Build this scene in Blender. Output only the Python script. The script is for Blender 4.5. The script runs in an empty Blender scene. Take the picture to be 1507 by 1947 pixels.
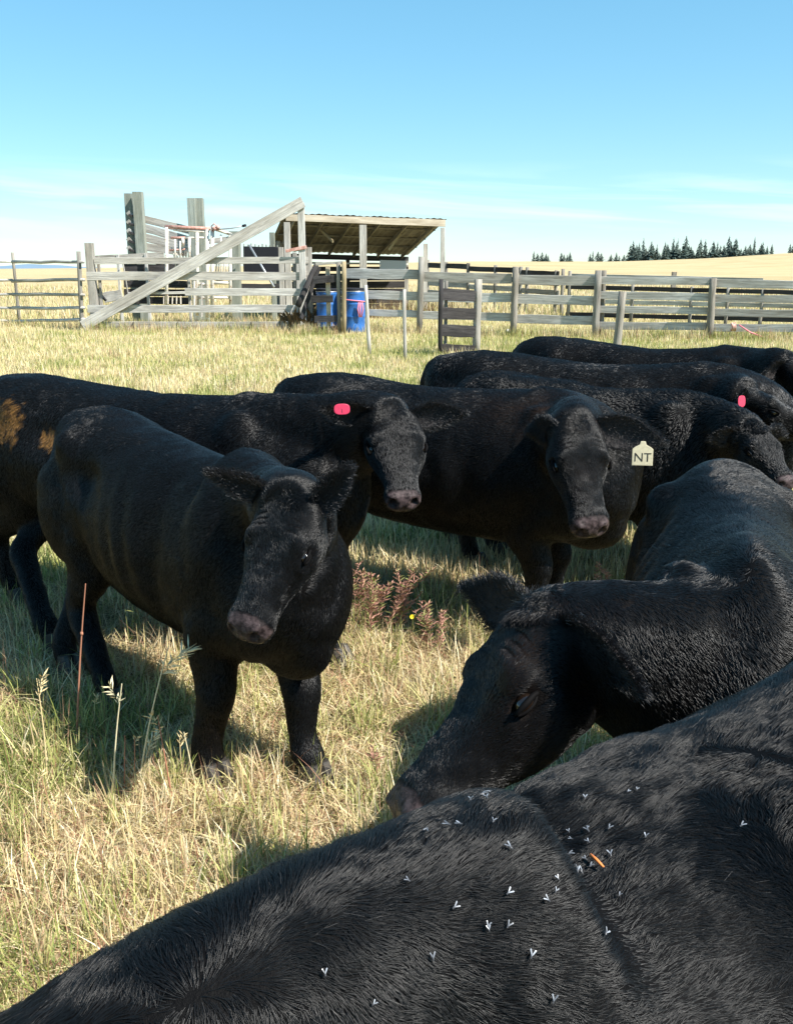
import bpy, math, random
import numpy as np
from mathutils import Vector, Matrix
rnd = random.Random(7)
rng = np.random.default_rng(11)
sc = bpy.context.scene
col = sc.collection
R = math.radians

# ------------------------------------------------------------------ camera
CAM_H = 1.75
PITCH = R(14.8)
F_PX, CXP, CYP = 1755.0, 753.5, 973.5
cam_data = bpy.data.cameras.new('camera')
cam_data.sensor_fit = 'VERTICAL'
cam_data.sensor_height = 24.0
cam_data.lens = 24.0 * F_PX / 1947.0
cam_data.clip_start = 0.02
cam_data.clip_end = 20000.0
cam = bpy.data.objects.new('camera', cam_data)
col.objects.link(cam)
cam.location = (0, 0, CAM_H)
cam.rotation_euler = (math.pi / 2 - PITCH, 0, 0)
sc.camera = cam

# ------------------------------------------------------------------ world and sun
SUN_EL, SUN_AZ = R(48), R(60)          # sun behind the photographer's right shoulder
sun_dir = Vector((math.sin(SUN_AZ) * math.cos(SUN_EL), -math.cos(SUN_AZ) * math.cos(SUN_EL), math.sin(SUN_EL)))
world = bpy.data.worlds.new('World')
sc.world = world
world.use_nodes = True
wn, wl = world.node_tree.nodes, world.node_tree.links
wn.clear()
w_out = wn.new('ShaderNodeOutputWorld')
w_bg = wn.new('ShaderNodeBackground')
w_sky = wn.new('ShaderNodeTexSky')
w_sky.sky_type = 'NISHITA'
w_sky.sun_disc = False
w_sky.sun_elevation = SUN_EL
w_sky.sun_rotation = math.atan2(sun_dir.x, sun_dir.y)
w_sky.altitude = 900
w_sky.air_density = 1.0
w_sky.dust_density = 0.0
w_sky.ozone_density = 3.0
w_bg.inputs['Strength'].default_value = 0.145
# thin cirrus streaks low in the sky
tc = wn.new('ShaderNodeTexCoord')
sep = wn.new('ShaderNodeSeparateXYZ')
wl.new(tc.outputs['Generated'], sep.inputs[0])
def wmath(op, a, b=None, c=None):
    n = wn.new('ShaderNodeMath'); n.operation = op
    for i, v in enumerate((a, b, c)):
        if v is None: continue
        if isinstance(v, (int, float)): n.inputs[i].default_value = v
        else: wl.new(v, n.inputs[i])
    return n.outputs[0]
az = wmath('ARCTAN2', sep.outputs[0], sep.outputs[1])
el = wmath('ARCSINE', sep.outputs[2])
cmb = wn.new('ShaderNodeCombineXYZ')
wl.new(wmath('MULTIPLY', az, 2.2), cmb.inputs[0])
wl.new(wmath('ADD', wmath('MULTIPLY', el, 34.0), wmath('MULTIPLY', az, 2.0)), cmb.inputs[1])
nz = wn.new('ShaderNodeTexNoise'); nz.inputs['Scale'].default_value = 1.3
nz.inputs['Detail'].default_value = 7; nz.inputs['Roughness'].default_value = 0.55
nz.inputs['Distortion'].default_value = 0.5
wl.new(cmb.outputs[0], nz.inputs['Vector'])
cr = wn.new('ShaderNodeValToRGB')
cr.color_ramp.elements[0].position = 0.44; cr.color_ramp.elements[1].position = 0.74
wl.new(nz.outputs[0], cr.inputs[0])
# band of cirrus between about 1.5 and 7 degrees above the horizon
up = wn.new('ShaderNodeMapRange'); up.inputs[1].default_value = 0.015; up.inputs[2].default_value = 0.055
dn = wn.new('ShaderNodeMapRange'); dn.inputs[1].default_value = 0.105; dn.inputs[2].default_value = 0.07
wl.new(el, up.inputs[0]); wl.new(el, dn.inputs[0])
fac = wmath('MULTIPLY', wmath('MULTIPLY', cr.outputs[0], up.outputs[0]), dn.outputs[0])
fac = wmath('MULTIPLY', fac, 0.62)
hsv = wn.new('ShaderNodeHueSaturation')
hsv.inputs['Hue'].default_value = 0.480
hsv.inputs['Saturation'].default_value = 1.42
hsv.inputs['Value'].default_value = 1.0
gm_ = wn.new('ShaderNodeGamma'); gm_.inputs[1].default_value = 0.60
wl.new(w_sky.outputs[0], gm_.inputs[0]); wl.new(gm_.outputs[0], hsv.inputs['Color'])
tn_ = wn.new('ShaderNodeMixRGB'); tn_.blend_type = 'MULTIPLY'; tn_.inputs[0].default_value = 1; tn_.inputs[2].default_value = (.92, 1.10, 1.18, 1)
wl.new(hsv.outputs[0], tn_.inputs[1])
mixc = wn.new('ShaderNodeMixRGB')
wl.new(fac, mixc.inputs[0]); wl.new(tn_.outputs[0], mixc.inputs[1])
mixc.inputs[2].default_value = (4.2, 4.9, 5.1, 1)
wl.new(mixc.outputs[0], w_bg.inputs['Color'])
wl.new(w_bg.outputs[0], w_out.inputs['Surface'])

sun_data = bpy.data.lights.new('sun', 'SUN')
sun_data.energy = 4.8
sun_data.angle = R(0.5)
sun_data.color = (1.0, 0.955, 0.88)
sun = bpy.data.objects.new('sun', sun_data)
col.objects.link(sun)
sun.rotation_euler = sun_dir.to_track_quat('Z', 'Y').to_euler()
sun.location = (12, -10, 18)

sc.view_settings.view_transform = 'Standard'
sc.view_settings.look = 'None'
sc.view_settings.exposure = 1.1
sc.view_settings.gamma = 1.0
sc.view_settings.use_curve_mapping = False
sc.cycles.max_bounces = 6
sc.cycles.diffuse_bounces = 3
sc.cycles.glossy_bounces = 2
sc.cycles.transmission_bounces = 3
sc.cycles.transparent_max_bounces = 4
sc.cycles_curves.shape = 'RIBBONS'
sc.cycles_curves.subdivisions = 2

# ------------------------------------------------------------------ helpers
def pt(px, py, y):
    """World point seen at photo position (px, py) that stands y metres away along the ground."""
    a = math.atan2(py - CYP, F_PX) + PITCH
    z = CAM_H - y * math.tan(a)
    zc = y * math.cos(PITCH) + (CAM_H - z) * math.sin(PITCH)
    return Vector(((px - CXP) / F_PX * zc, y, z))
def gpt(px, py):
    """Point of the flat ground under photo position (px, py)."""
    a = math.atan2(py - CYP, F_PX) + PITCH
    return pt(px, py, CAM_H / math.tan(a))

_U = ['', 'first', 'second', 'third', 'fourth', 'fifth', 'sixth', 'seventh', 'eighth', 'ninth', 'tenth', 'eleventh', 'twelfth', 'thirteenth', 'fourteenth', 'fifteenth', 'sixteenth', 'seventeenth', 'eighteenth', 'nineteenth']
_T = {2: 'twent', 3: 'thirt', 4: 'fort', 5: 'fift', 6: 'sixt', 7: 'sevent', 8: 'eight', 9: 'ninet'}
def ordinal(n): return _U[n] if n < 20 else (_T[n // 10] + 'ieth' if n % 10 == 0 else _T[n // 10] + 'y-' + _U[n % 10])
def tag(o, label=None, cat=None, group=None, kind=None):
    if label: o['label'] = label
    if cat: o['category'] = cat
    if group: o['group'] = group
    if kind: o['kind'] = kind
    return o
def empty(name, loc=(0, 0, 0), rz=0.0, label=None, cat=None, group=None):
    o = bpy.data.objects.new(name, None)
    o.empty_display_size = 0.2
    col.objects.link(o)
    o.location = loc
    o.rotation_euler = (0, 0, rz)
    return tag(o, label, cat, group)
def mesh_obj(name, me, mat=None, parent=None):
    o = bpy.data.objects.new(name, me)
    col.objects.link(o)
    if mat and not me.materials: me.materials.append(mat)
    if parent is not None: o.parent = parent
    return o

def np_mesh(name, V, F, smooth=True):
    """Fast mesh from numpy: F is an (n,3) or (n,4) int array."""
    V = np.ascontiguousarray(V, dtype=np.float32); F = np.ascontiguousarray(F, dtype=np.int32)
    me = bpy.data.meshes.new(name)
    k = F.shape[1]
    me.vertices.add(len(V)); me.vertices.foreach_set('co', V.ravel())
    me.loops.add(F.size); me.loops.foreach_set('vertex_index', F.ravel())
    me.polygons.add(len(F))
    me.polygons.foreach_set('loop_start', np.arange(0, F.size, k, dtype=np.int32))
    me.update(calc_edges=True)
    me.validate()
    me.polygons.foreach_set('use_smooth', np.full(len(me.polygons), smooth))
    return me

# vectorised value noise
_tab = np.random.default_rng(3).random(4096).astype(np.float32)
def _h(i, j, k):
    return _tab[(i * 73 + j * 1259 + k * 3301 + (i * j) % 977 + (j * k) % 613) & 4095]
def vnoise(P, scale=1.0, seed=0.0):
    Q = np.asarray(P, dtype=np.float64) * scale + seed + 1000.0
    I = np.floor(Q).astype(np.int64); f = Q - I; f = f * f * (3 - 2 * f)
    i, j, k = I[:, 0], I[:, 1], I[:, 2]; x, y, z = f[:, 0], f[:, 1], f[:, 2]
    c = lambda a, b, d: _h(i + a, j + b, k + d)
    v = ((c(0,0,0)*(1-x)+c(1,0,0)*x)*(1-y) + (c(0,1,0)*(1-x)+c(1,1,0)*x)*y)*(1-z) + \
        ((c(0,0,1)*(1-x)+c(1,0,1)*x)*(1-y) + (c(0,1,1)*(1-x)+c(1,1,1)*x)*y)*z
    return v * 2 - 1
def fnoise(P, scale=1.0, seed=0.0, octs=3):
    s, a = 0, 1.0
    for o in range(octs):
        s = s + a * vnoise(P, scale * 2 ** o, seed + o * 17.3); a *= 0.5
    return s

# ------------------------------------------------------------------ materials
class Mat:
    """Small wrapper round a node tree."""
    def __init__(self, name, color=(0.5, 0.5, 0.5), rough=0.6, spec=0.5, metal=0.0):
        self.m = bpy.data.materials.new(name); self.m.use_nodes = True
        self.n = self.m.node_tree.nodes; self.l = self.m.node_tree.links
        self.b = self.n['Principled BSDF']
        self.b.inputs['Base Color'].default_value = (*color, 1)
        self.b.inputs['Roughness'].default_value = rough
        self.b.inputs['Specular IOR Level'].default_value = spec
        self.b.inputs['Metallic'].default_value = metal
    def node(self, t, **kw):
        n = self.n.new(t)
        for k, v in kw.items():
            setattr(n, k, v)
        return n
    def noise(self, scale, detail=4, rough=0.55, vec=None, dist=0.0):
        n = self.n.new('ShaderNodeTexNoise')
        n.inputs['Scale'].default_value = scale; n.inputs['Detail'].default_value = detail
        n.inputs['Roughness'].default_value = rough; n.inputs['Distortion'].default_value = dist
        if vec is not None: self.l.new(vec, n.inputs['Vector'])
        return n.outputs['Fac']
    def coord(self, kind='Object', scale=None, rot=None):
        t = self.n.new('ShaderNodeTexCoord').outputs[kind]
        if scale or rot:
            mp = self.n.new('ShaderNodeMapping')
            if scale: mp.inputs['Scale'].default_value = scale
            if rot: mp.inputs['Rotation'].default_value = rot
            self.l.new(t, mp.inputs['Vector']); t = mp.outputs[0]
        return t
    def ramp(self, fac, stops):
        r = self.n.new('ShaderNodeValToRGB')
        e = r.color_ramp.elements
        while len(e) < len(stops): e.new(0.5)
        for i, (p, c) in enumerate(stops):
            e[i].position = p; e[i].color = (*c, 1) if len(c) == 3 else c
        self.l.new(fac, r.inputs[0]); return r.outputs[0]
    def mix(self, fac, a, b, mode='MIX'):
        m = self.n.new('ShaderNodeMixRGB'); m.blend_type = mode
        for i, v in ((0, fac), (1, a), (2, b)):
            if isinstance(v, (int, float)): m.inputs[i].default_value = v
            elif isinstance(v, tuple): m.inputs[i].default_value = (*v, 1)
            else: self.l.new(v, m.inputs[i])
        return m.outputs[0]
    def attr(self, name, out='Color'):
        a = self.n.new('ShaderNodeAttribute'); a.attribute_name = name; return a.outputs[out]
    def color(self, s): self.l.new(s, self.b.inputs['Base Color'])
    def bump(self, h, strength=0.3, dist=0.01):
        b = self.n.new('ShaderNodeBump'); b.inputs['Strength'].default_value = strength
        b.inputs['Distance'].default_value = dist
        self.l.new(h, b.inputs['Height']); self.l.new(b.outputs[0], self.b.inputs['Normal'])
# ------------------------------------------------------------------ cattle
def crom(tab, n):
    """Catmull-Rom resampling of a table of stations (first column strictly along the body)."""
    T = np.array(tab, dtype=float); k = len(T)
    E = np.vstack([2 * T[0] - T[1], T, 2 * T[-1] - T[-2]])
    out = []
    for u in np.linspace(0, k - 1, n):
        i = min(int(u), k - 2); f = u - i
        p0, p1, p2, p3 = E[i], E[i + 1], E[i + 2], E[i + 3]
        out.append(0.5 * (2 * p1 + (p2 - p0) * f + (2 * p0 - 5 * p1 + 4 * p2 - p3) * f * f + (3 * p1 - p0 - 3 * p2 + p3) * f ** 3))
    return np.array(out)

class Shell:
    """Collects closed shells that the remesher fuses into one skin."""
    def __init__(self): self.V, self.F, self.n = [], [], 0
    def rings(self, rings):
        rings = np.asarray(rings, float); m, k, _ = rings.shape
        base = self.n
        V = rings.reshape(-1, 3)
        c0, c1 = rings[0].mean(0), rings[-1].mean(0)
        self.V.append(np.vstack([V, c0, c1])); self.n += m * k + 2
        F = []
        for i in range(m - 1):
            for j in range(k):
                a, b = base + i * k + j, base + i * k + (j + 1) % k
                F.append((a, b, b + k, a + k))
        A, B = base + m * k, base + m * k + 1
        for j in range(k):
            F.append((base + (j + 1) % k, base + j, A))
            F.append((base + (m - 1) * k + j, base + (m - 1) * k + (j + 1) % k, B))
        self.F += F
    def ellipsoid(self, c, r, axes=None, k=16, m=10):
        c = np.array(c, float); A = np.eye(3) if axes is None else np.array(axes, float)
        rg = []
        for i in range(1, m):
            th = math.pi * i / m
            ring = []
            for j in range(k):
                ph = 2 * math.pi * j / k
                p = np.array([math.cos(th) * r[0], math.sin(th) * math.cos(ph) * r[1], math.sin(th) * math.sin(ph) * r[2]])
                ring.append(c + p @ A)
            rg.append(ring)
        self.rings(np.array(rg)[::-1])
    def tube(self, pts, n=None, k=16, fore=(1, 0, 0)):
        """pts rows: x y z fore_radius side_radius"""
        T = crom(pts, n or 6 * len(pts))
        P = T[:, :3]; D = np.gradient(P, axis=0); D /= np.linalg.norm(D, axis=1)[:, None] + 1e-9
        rg = []
        fore = np.array(fore, float)
        for p, d, ra, rb in zip(P, D, T[:, 3], T[:, 4]):
            f = fore - d * fore.dot(d); f /= np.linalg.norm(f) + 1e-9
            s = np.cross(d, f)
            a = np.linspace(0, 2 * np.pi, k, endpoint=False)
            rg.append(p + np.outer(np.cos(a) * ra, f) + np.outer(np.sin(a) * rb, s))
        self.rings(rg)
    def mesh(self, name):
        me = bpy.data.meshes.new(name)
        V = np.vstack(self.V)
        me.from_pydata(V.tolist(), [], self.F)
        return me

def sgnpow(x, p): return np.sign(x) * np.abs(x) ** p

TRUNK = [  # x, ztop, zbot, half width, upper exponent, lower exponent  (withers height = 1)
    (-1.075, .88, .74, .060, 2.0, 2.0),
    (-1.045, .94, .64, .130, 2.2, 2.0),
    (-0.98, .985, .56, .190, 2.3, 2.0),
    (-0.86, 1.00, .47, .235, 2.5, 2.0),
    (-0.72, .992, .41, .262, 2.45, 2.1),
    (-0.56, .975, .375, .275, 2.2, 2.2),
    (-0.38, .965, .355, .292, 2.05, 2.2),
    (-0.20, .970, .350, .288, 1.95, 2.2),
    (-0.05, .990, .350, .262, 1.85, 2.1),
    (0.08, .990, .365, .240, 1.8, 2.0),
    (0.19, .945, .400, .215, 1.9, 2.0),
    (0.27, .870, .450, .170, 2.0, 2.0),
    (0.32, .780, .540, .100, 2.0, 2.0),
]
HEADT = [  # u, n_top, n_bot, half width, exponent  (in head lengths)
    (-.11, -.07, -.24, .10, 2.0),
    (-.07, -.01, -.31, .165, 2.1),
    (.03, .040, -.37, .215, 2.4),
    (.16, .055, -.435, .245, 2.6),
    (.30, .045, -.455, .262, 2.8),
    (.42, .025, -.435, .245, 2.7),
    (.54, .010, -.385, .200, 2.5),
    (.66, .002, -.330, .168, 2.4),
    (.78, .000, -.290, .152, 2.4),
    (.87, .004, -.270, .165, 2.6),
    (.95, -.008, -.250, .172, 2.5),
    (1.00, -.050, -.225, .145, 2.4),
    (1.03, -.100, -.18, .080, 2.0),
]

def bezier(p0, p1, p2, p3, n):
    t = np.linspace(0, 1, n)[:, None]
    return (1-t)**3*p0 + 3*(1-t)**2*t*p1 + 3*(1-t)*t*t*p2 + t**3*p3

def remesh(me, voxel, smooth_it):
    o = bpy.data.objects.new('tmp', me); col.objects.link(o)
    m = o.modifiers.new('r', 'REMESH'); m.mode = 'VOXEL'; m.voxel_size = voxel; m.adaptivity = 0
    s = o.modifiers.new('s', 'SMOOTH'); s.factor = 0.5; s.iterations = smooth_it
    dg = bpy.context.evaluated_depsgraph_get()
    out = bpy.data.meshes.new_from_object(o.evaluated_get(dg))
    bpy.data.objects.remove(o); bpy.data.meshes.remove(me)
    return out

def get_co(me):
    a = np.empty(len(me.vertices) * 3, np.float32); me.vertices.foreach_get('co', a); return a.reshape(-1, 3).astype(np.float64)
def set_co(me, V): me.vertices.foreach_set('co', np.ascontiguousarray(V, dtype=np.float32).ravel()); me.update()
def get_no(me):
    a = np.empty(len(me.vertices) * 3, np.float32); me.vertex_normals.foreach_get('vector', a); return a.reshape(-1, 3).astype(np.float64)

def relax(me, V, w, it):
    e = np.empty(len(me.edges) * 2, np.int32); me.edges.foreach_get('vertices', e); e = e.reshape(-1, 2)
    i = np.concatenate([e[:, 0], e[:, 1]]); j = np.concatenate([e[:, 1], e[:, 0]]); n = len(V)
    deg = np.bincount(i, minlength=n)[:, None].clip(1)
    for _ in range(it):
        A = np.stack([np.bincount(i, weights=V[j, c], minlength=n) for c in range(3)], 1) / deg
        V = V + (A - V) * (.7 * w)[:, None]
    return V

def seg_dist(P, a, b):
    ab = b - a; t = np.clip(((P - a) @ ab) / (ab @ ab + 1e-9), 0, 1)
    return np.linalg.norm(P - (a + t[:, None] * ab), axis=1)

def hair(name, P, N, D, length, lift, radius, mat, parent, seed=0, jitter=0.35, clump=0.0, pts=4, tint=None, curl=0.0, label=None):
    """Short hairs: root P, skin normal N, lying direction D."""
    r = np.random.default_rng(seed)
    n = len(P)
    D = D - N * (D * N).sum(1)[:, None]
    D /= np.linalg.norm(D, axis=1)[:, None] + 1e-6
    J = r.normal(size=(n, 3)) * np.reshape(jitter, (-1, 1))
    if clump:
        J[:, 0] += clump * fnoise(P, 38, seed, 2); J[:, 1] += clump * fnoise(P, 38, seed + 50, 2); J[:, 2] += clump * fnoise(P, 38, seed + 90, 2)
    D = D + J; D = D - N * (D * N).sum(1)[:, None]; D /= np.linalg.norm(D, axis=1)[:, None] + 1e-6
    L = (np.asarray(length) * (0.65 + 0.6 * r.random(n)))[:, None]
    li = (np.asarray(lift) * (0.6 + 0.8 * r.random(n)))[:, None]
    B = np.cross(N, D)
    C = []
    for i in range(pts):
        t = i / (pts - 1)
        C.append(P - N * 0.001 + L * (D * t * (1 - 0.12 * t) + N * li * (t - 0.55 * t * t) + B * curl * (r.random((n, 1)) - .5) * t * t))
    C = np.stack(C, 1)
    cu = bpy.data.hair_curves.new(name)
    cu.add_curves([pts] * n)
    cu.attributes['position'].data.foreach_set('vector', np.ascontiguousarray(C, dtype=np.float32).ravel())
    ra = cu.attributes.get('radius') or cu.attributes.new('radius', 'FLOAT', 'POINT')
    prof = np.array([1.0, 0.85, 0.6, 0.12, 0.05][:pts]) if pts <= 4 else np.linspace(1, .08, pts)
    ra.data.foreach_set('value', (np.tile(prof, n) * np.repeat(radius * (0.7 + 0.6 * r.random(n)), pts)).astype(np.float32))
    ta = cu.attributes.new('tint', 'FLOAT_COLOR', 'CURVE')
    if tint is None: tint = np.tile((0.012, 0.011, 0.011), (n, 1))
    T = np.ones((n, 4), np.float32); T[:, :3] = tint * (0.7 + 0.6 * r.random((n, 1)))
    ta.data.foreach_set('color', T.ravel())
    cu.materials.append(mat)
    o = bpy.data.objects.new(name, cu); col.objects.link(o)
    if parent is not None: o.parent = parent
    if label: o['label'] = label
    return o

def make_cow_mats():
    M = {}
    m = Mat('cow_hide', (0.012, 0.011, 0.011), 0.55, 0.07)
    co = m.coord('Object')
    g = m.noise(9, 5, 0.6, co)
    base = m.ramp(g, [(0.3, (0.0012, 0.0012, 0.0014)), (0.7, (0.003, 0.0028, 0.0030))])
    stain = m.attr('stain')
    muz = m.attr('muzzle', 'Fac')
    nm = m.noise(60, 3, 0.6, co)
    mcol = m.ramp(nm, [(0.35, (0.020, 0.015, 0.015)), (0.65, (0.085, 0.062, 0.062))])
    c = m.mix(1.0, base, stain, 'ADD')
    c = m.mix(muz, c, mcol)
    c = m.mix(m.attr('nostril', 'Fac'), c, (.002, .0015, .0015))
    m.color(c)
    ro = m.node('ShaderNodeMapRange'); ro.inputs[3].default_value = 0.62; ro.inputs[4].default_value = 0.18
    m.l.new(muz, ro.inputs[0]); m.l.new(ro.outputs[0], m.b.inputs['Roughness'])
    fine = m.noise(260, 3, 0.7, co)
    m.bump(fine, 0.5, 0.004)
    M['hide'] = m.m
    m = Mat('cow_hair', (0.012, 0.011, 0.011), 0.40, 0.42)
    m.color(m.attr('tint'))
    M['hair'] = m.m
    m = Mat('cow_eyeball', (0.010, 0.006, 0.004), 0.05, 0.8); M['eye'] = m.m
    m = Mat('cow_eyelid', (0.003, 0.0028, 0.003), 0.75, 0.08); M['lid'] = m.m
    m = Mat('cow_hoof', (0.035, 0.03, 0.027), 0.55, 0.4); m.color(m.ramp(m.noise(30, 4, .6, m.coord('Object', (1, 1, 4))), [(0.3, (.02, .018, .016)), (0.7, (.07, .06, .05))])); M['hoof'] = m.m
    m = Mat('nostril', (0.004, 0.003, 0.003), 0.7, 0.2); M['nostril'] = m.m
    m = Mat('ear_skin', (0.022, 0.018, 0.018), 0.7, 0.3); M['ear'] = m.m
    return M
CM = make_cow_mats()

def build_cow(label, rump, withers, h, poll, muzzle, roll=0.0, ears=None, feet=None, voxel=0.012, width=1.0,
              coat=60000, hair_r=0.0007, hair_len=0.018, seed=1, stain=None, vis=None, neck_thick=1.0,
              head_scale=1.0, coat_tint=(0.0028, 0.0028, 0.0032), belly=0.0, ear_len=1.0, head_w=1.0, ridge=0.0, lift=0.28, group='black cattle standing in the pasture', brown=None, extra=None, drop=0.0, clump=.32, swirls=.35, soft=1.0, relief=1.0, tuft=2.0, eye=1.0, neck_low=0.0, dust=.004):
    """rump and withers: ground positions (x, y); poll and muzzle: world points. Everything below is in
    the animal's own frame (x forward from rump to withers, z up), origin under its withers."""
    rx, ry = rump; wx, wy = withers
    th = math.atan2(wy - ry, wx - rx)
    body_len = math.hypot(wx - rx, wy - ry)
    sx = body_len / 1.045                       # metres per unit along the trunk
    Wm = Matrix.Translation((wx, wy, 0)) @ Matrix.Rotation(th, 4, 'Z')
    Wi = Wm.inverted()
    loc = lambda p: np.array(Wi @ Vector(p))
    S = Shell()
    # trunk
    T = crom(TRUNK, 52)
    a = np.linspace(0, 2 * np.pi, 40, endpoint=False)
    rg = []
    for x, zt, zb, w, nu, nl in T:
        fz = 1 - drop * min(1.0, max(0.0, (x + .95) / .95)) ** 2; zt *= fz; zb *= 1 - (1 - fz) * .5
        zb -= belly * math.exp(-((x + .35) / .35) ** 2)
        zm = zb + (zt - zb) * 0.47
        c, s = np.cos(a), np.sin(a)
        e = np.where(s > 0, 2 / (nu - ridge), 2 / nl)
        y = w * width * np.sign(c) * np.abs(c) ** e
        z = zm + np.where(s > 0, (zt - zm), (zm - zb)) * np.sign(s) * np.abs(s) ** e
        rg.append(np.stack([np.full_like(y, x * sx), -y * h, z * h], 1))
    S.rings(np.array(rg)[::-1])
    W = width * h
    for sd in (-1, 1):
        S.ellipsoid((-0.80 * sx, sd * .145 * W, .885 * h), (.12 * h, .06 * h, .055 * h))            # hook bone
        S.ellipsoid((-1.00 * sx, sd * .070 * W, .85 * h), (.06 * h, .05 * h, .07 * h))             # pin bone
        S.ellipsoid((-0.87 * sx, sd * .145 * W, .66 * h), (.175 * h, .12 * h, .24 * h))            # thigh
        S.ellipsoid((0.03 * sx, sd * .150 * W, (.70 - drop) * h), (.14 * h, .085 * h, .26 * h))           # shoulder blade
        S.ellipsoid((0.13 * sx, sd * .135 * W, .56 * h), (.14 * h, .085 * h, .15 * h))             # point of shoulder
    S.ellipsoid((0.17 * sx, 0, .47 * h), (.16 * h, .12 * W, .13 * h))                            # brisket
    # neck
    P, Mz = loc(poll), loc(muzzle)
    u = Mz - P; L = np.linalg.norm(u) ; u /= L
    L *= head_scale
    upv = np.array([0, 0, 1.0]); n = upv - u * upv.dot(u); n /= np.linalg.norm(n); s = np.cross(n, u)
    cr_, sr_ = math.cos(roll), math.sin(roll)
    n, s = n * cr_ + s * sr_, s * cr_ - n * sr_
    hb = P + u * (.06 * L) - n * (.17 * L)                      # throat-poll centre
    b0 = np.array([-.02 * sx, 0, (.76 - neck_low) * h]); b3 = hb
    dist = np.linalg.norm(b3 - b0)
    b1 = b0 + np.array([1.0, 0, .02]) * dist * .45
    b2 = b3 - (u * .45 + n * -.15 + (b3 - b0) / dist * .6) * dist * .25
    B = bezier(b0, b1, b2, b3, 22)
    D = np.gradient(B, axis=0); D /= np.linalg.norm(D, axis=1)[:, None]
    rg = []
    nt = neck_thick
    for i, (p, d) in enumerate(zip(B, D)):
        t = i / 21
        v = (1 - t) * upv + t * n; v = v - d * v.dot(d); v /= np.linalg.norm(v); q = np.cross(v, d)
        ra = h * nt * np.interp(t, [0, .3, .6, .85, 1], [.27, .235, .165, .13, .11]) if True else 0
        rb = h * nt * np.interp(t, [0, .3, .6, .85, 1], [.20, .155, .125, .108, .10])
        ra = min(ra, 1e9)
        aa = np.linspace(0, 2 * np.pi, 28, endpoint=False)
        rg.append(p + np.outer(np.cos(aa) * ra, v) + np.outer(np.sin(aa) * rb, -q) - v * ra * .08 * (1 - t))
    S.rings(rg)
    # head
    Hd = crom(HEADT, 44)
    hp = lambda uu, nn, ss: P + u * (uu * L) + n * (nn * L) + s * (ss * L * head_w)
    rg = []
    for uu, ntp, nb, hw, ex in Hd:
        zm = nb + (ntp - nb) * 0.60
        c, q = np.cos(a), np.sin(a)
        e = np.where(q > 0, 2 / ex, 2 / 1.9)
        yy = hw * np.sign(c) * np.abs(c) ** e
        zz = zm + np.where(q > 0, ntp - zm, zm - nb) * np.sign(q) * np.abs(q) ** e
        rg.append(np.array([hp(uu, z_, y_) for z_, y_ in zip(zz, yy)]))
    S.rings(rg)
    ax = np.array([u, n, s])
    for sd in (-1, 1):
        S.ellipsoid(hp(.315, -.030, sd * .185), (.10 * L, .055 * L, .060 * L), ax)    # brow
        S.ellipsoid(hp(.42, -.115, sd * .190), (.10 * L, .05 * L, .045 * L), ax)      # cheek bone
        S.ellipsoid(hp(.24, -.27, sd * .155), (.16 * L, .145 * L, .07 * L), ax)       # jaw muscle
        S.ellipsoid(hp(.93, -.075, sd * .105), (.075 * L, .065 * L, .068 * L), ax)    # nostril wing
        S.ellipsoid(hp(.03, -.10, sd * .15), (.06 * L, .07 * L, .06 * L), ax)         # ear base
    S.ellipsoid(hp(.92, -.205, 0), (.085 * L, .055 * L, .10 * L), ax)                 # chin
    S.ellipsoid(hp(-.03, -.01, 0), (.08 * L, .055 * L, .12 * L), ax)                  # poll crest
    # legs
    F0 = {'fl': (.02, .13), 'fr': (.02, -.13), 'hl': (-.94, .125), 'hr': (-.94, -.125)}
    if feet: F0.update(feet)
    for key, v_ in list(F0.items()):
        if len(v_) == 3:                       # a foot given as a world point
            l_ = loc(v_); F0[key] = (l_[0] / sx - (.045 if key[0] == 'f' else -.03), l_[1] / h)
    bones = []
    tips = {}
    for key, (fx, fy) in F0.items():
        sd = 1 if key[1] == 'l' else -1
        if key[0] == 'f':
            dx = (fx - .02)
            J = [(.03, .14, .72, .15, .09), (.07 + dx * .1, .145, .58, .125, .085), (-.01 + dx * .2, .145, .45, .098, .075),
                 (.02 + dx * .45, .135, .335, .068, .058), (.035 + dx * .65, .13, .265, .060, .054), (.028 + dx * .75, .13, .20, .046, .043),
                 (.02 + dx * .9, .13, .12, .044, .041), (.025 + dx, .13, .080, .050, .048), (.045 + dx, .13, .045, .040, .042), (.055 + dx, .13, .0, .05, .05)]
        else:
            dx = fx + .94
            J = [(-.88, .13, .74, .17, .10), (-.83 + dx * .1, .135, .58, .155, .095), (-.84 + dx * .25, .135, .45, .105, .07),
                 (-.94 + dx * .4, .13, .345, .062, .05), (-.985 + dx * .5, .125, .285, .058, .045), (-.965 + dx * .65, .12, .22, .048, .043),
                 (-.95 + dx * .9, .12, .13, .044, .041), (-.94 + dx, .12, .085, .044, .042), (-.915 + dx, .12, .045, .04, .042), (-.905 + dx, .12, .0, .05, .05)]
        pts = []
        for k, (x, y, z, ra, rb) in enumerate(J):
            f = np.clip((0.6 - z) / 0.5, 0, 1)
            y = sd * y * width * (1 - f) + f * (fy + (sd * .0))
            pts.append((x * sx, y * h, max(z, 0.0) * h, ra * h * 1.06, rb * h * 1.08))
        S.tube(pts, 36, 14)
        pa = np.array(pts)[:, :3]
        for q in range(1, len(pa) - 1): bones.append((pa[q], pa[q + 1], np.array([-.15, 0, -1.0])))
        tips[key] = pa[-1]
    # tail
    tl = [(-1.01, 0, .955, .035, .035), (-1.075, 0, .90, .032, .032), (-1.105, .005, .78, .026, .026), (-1.10, .01, .6, .022, .022), (-1.09, .015, .45, .020, .022), (-1.08, .015, .35, .034, .036), (-1.07, .02, .24, .02, .022)]
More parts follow.
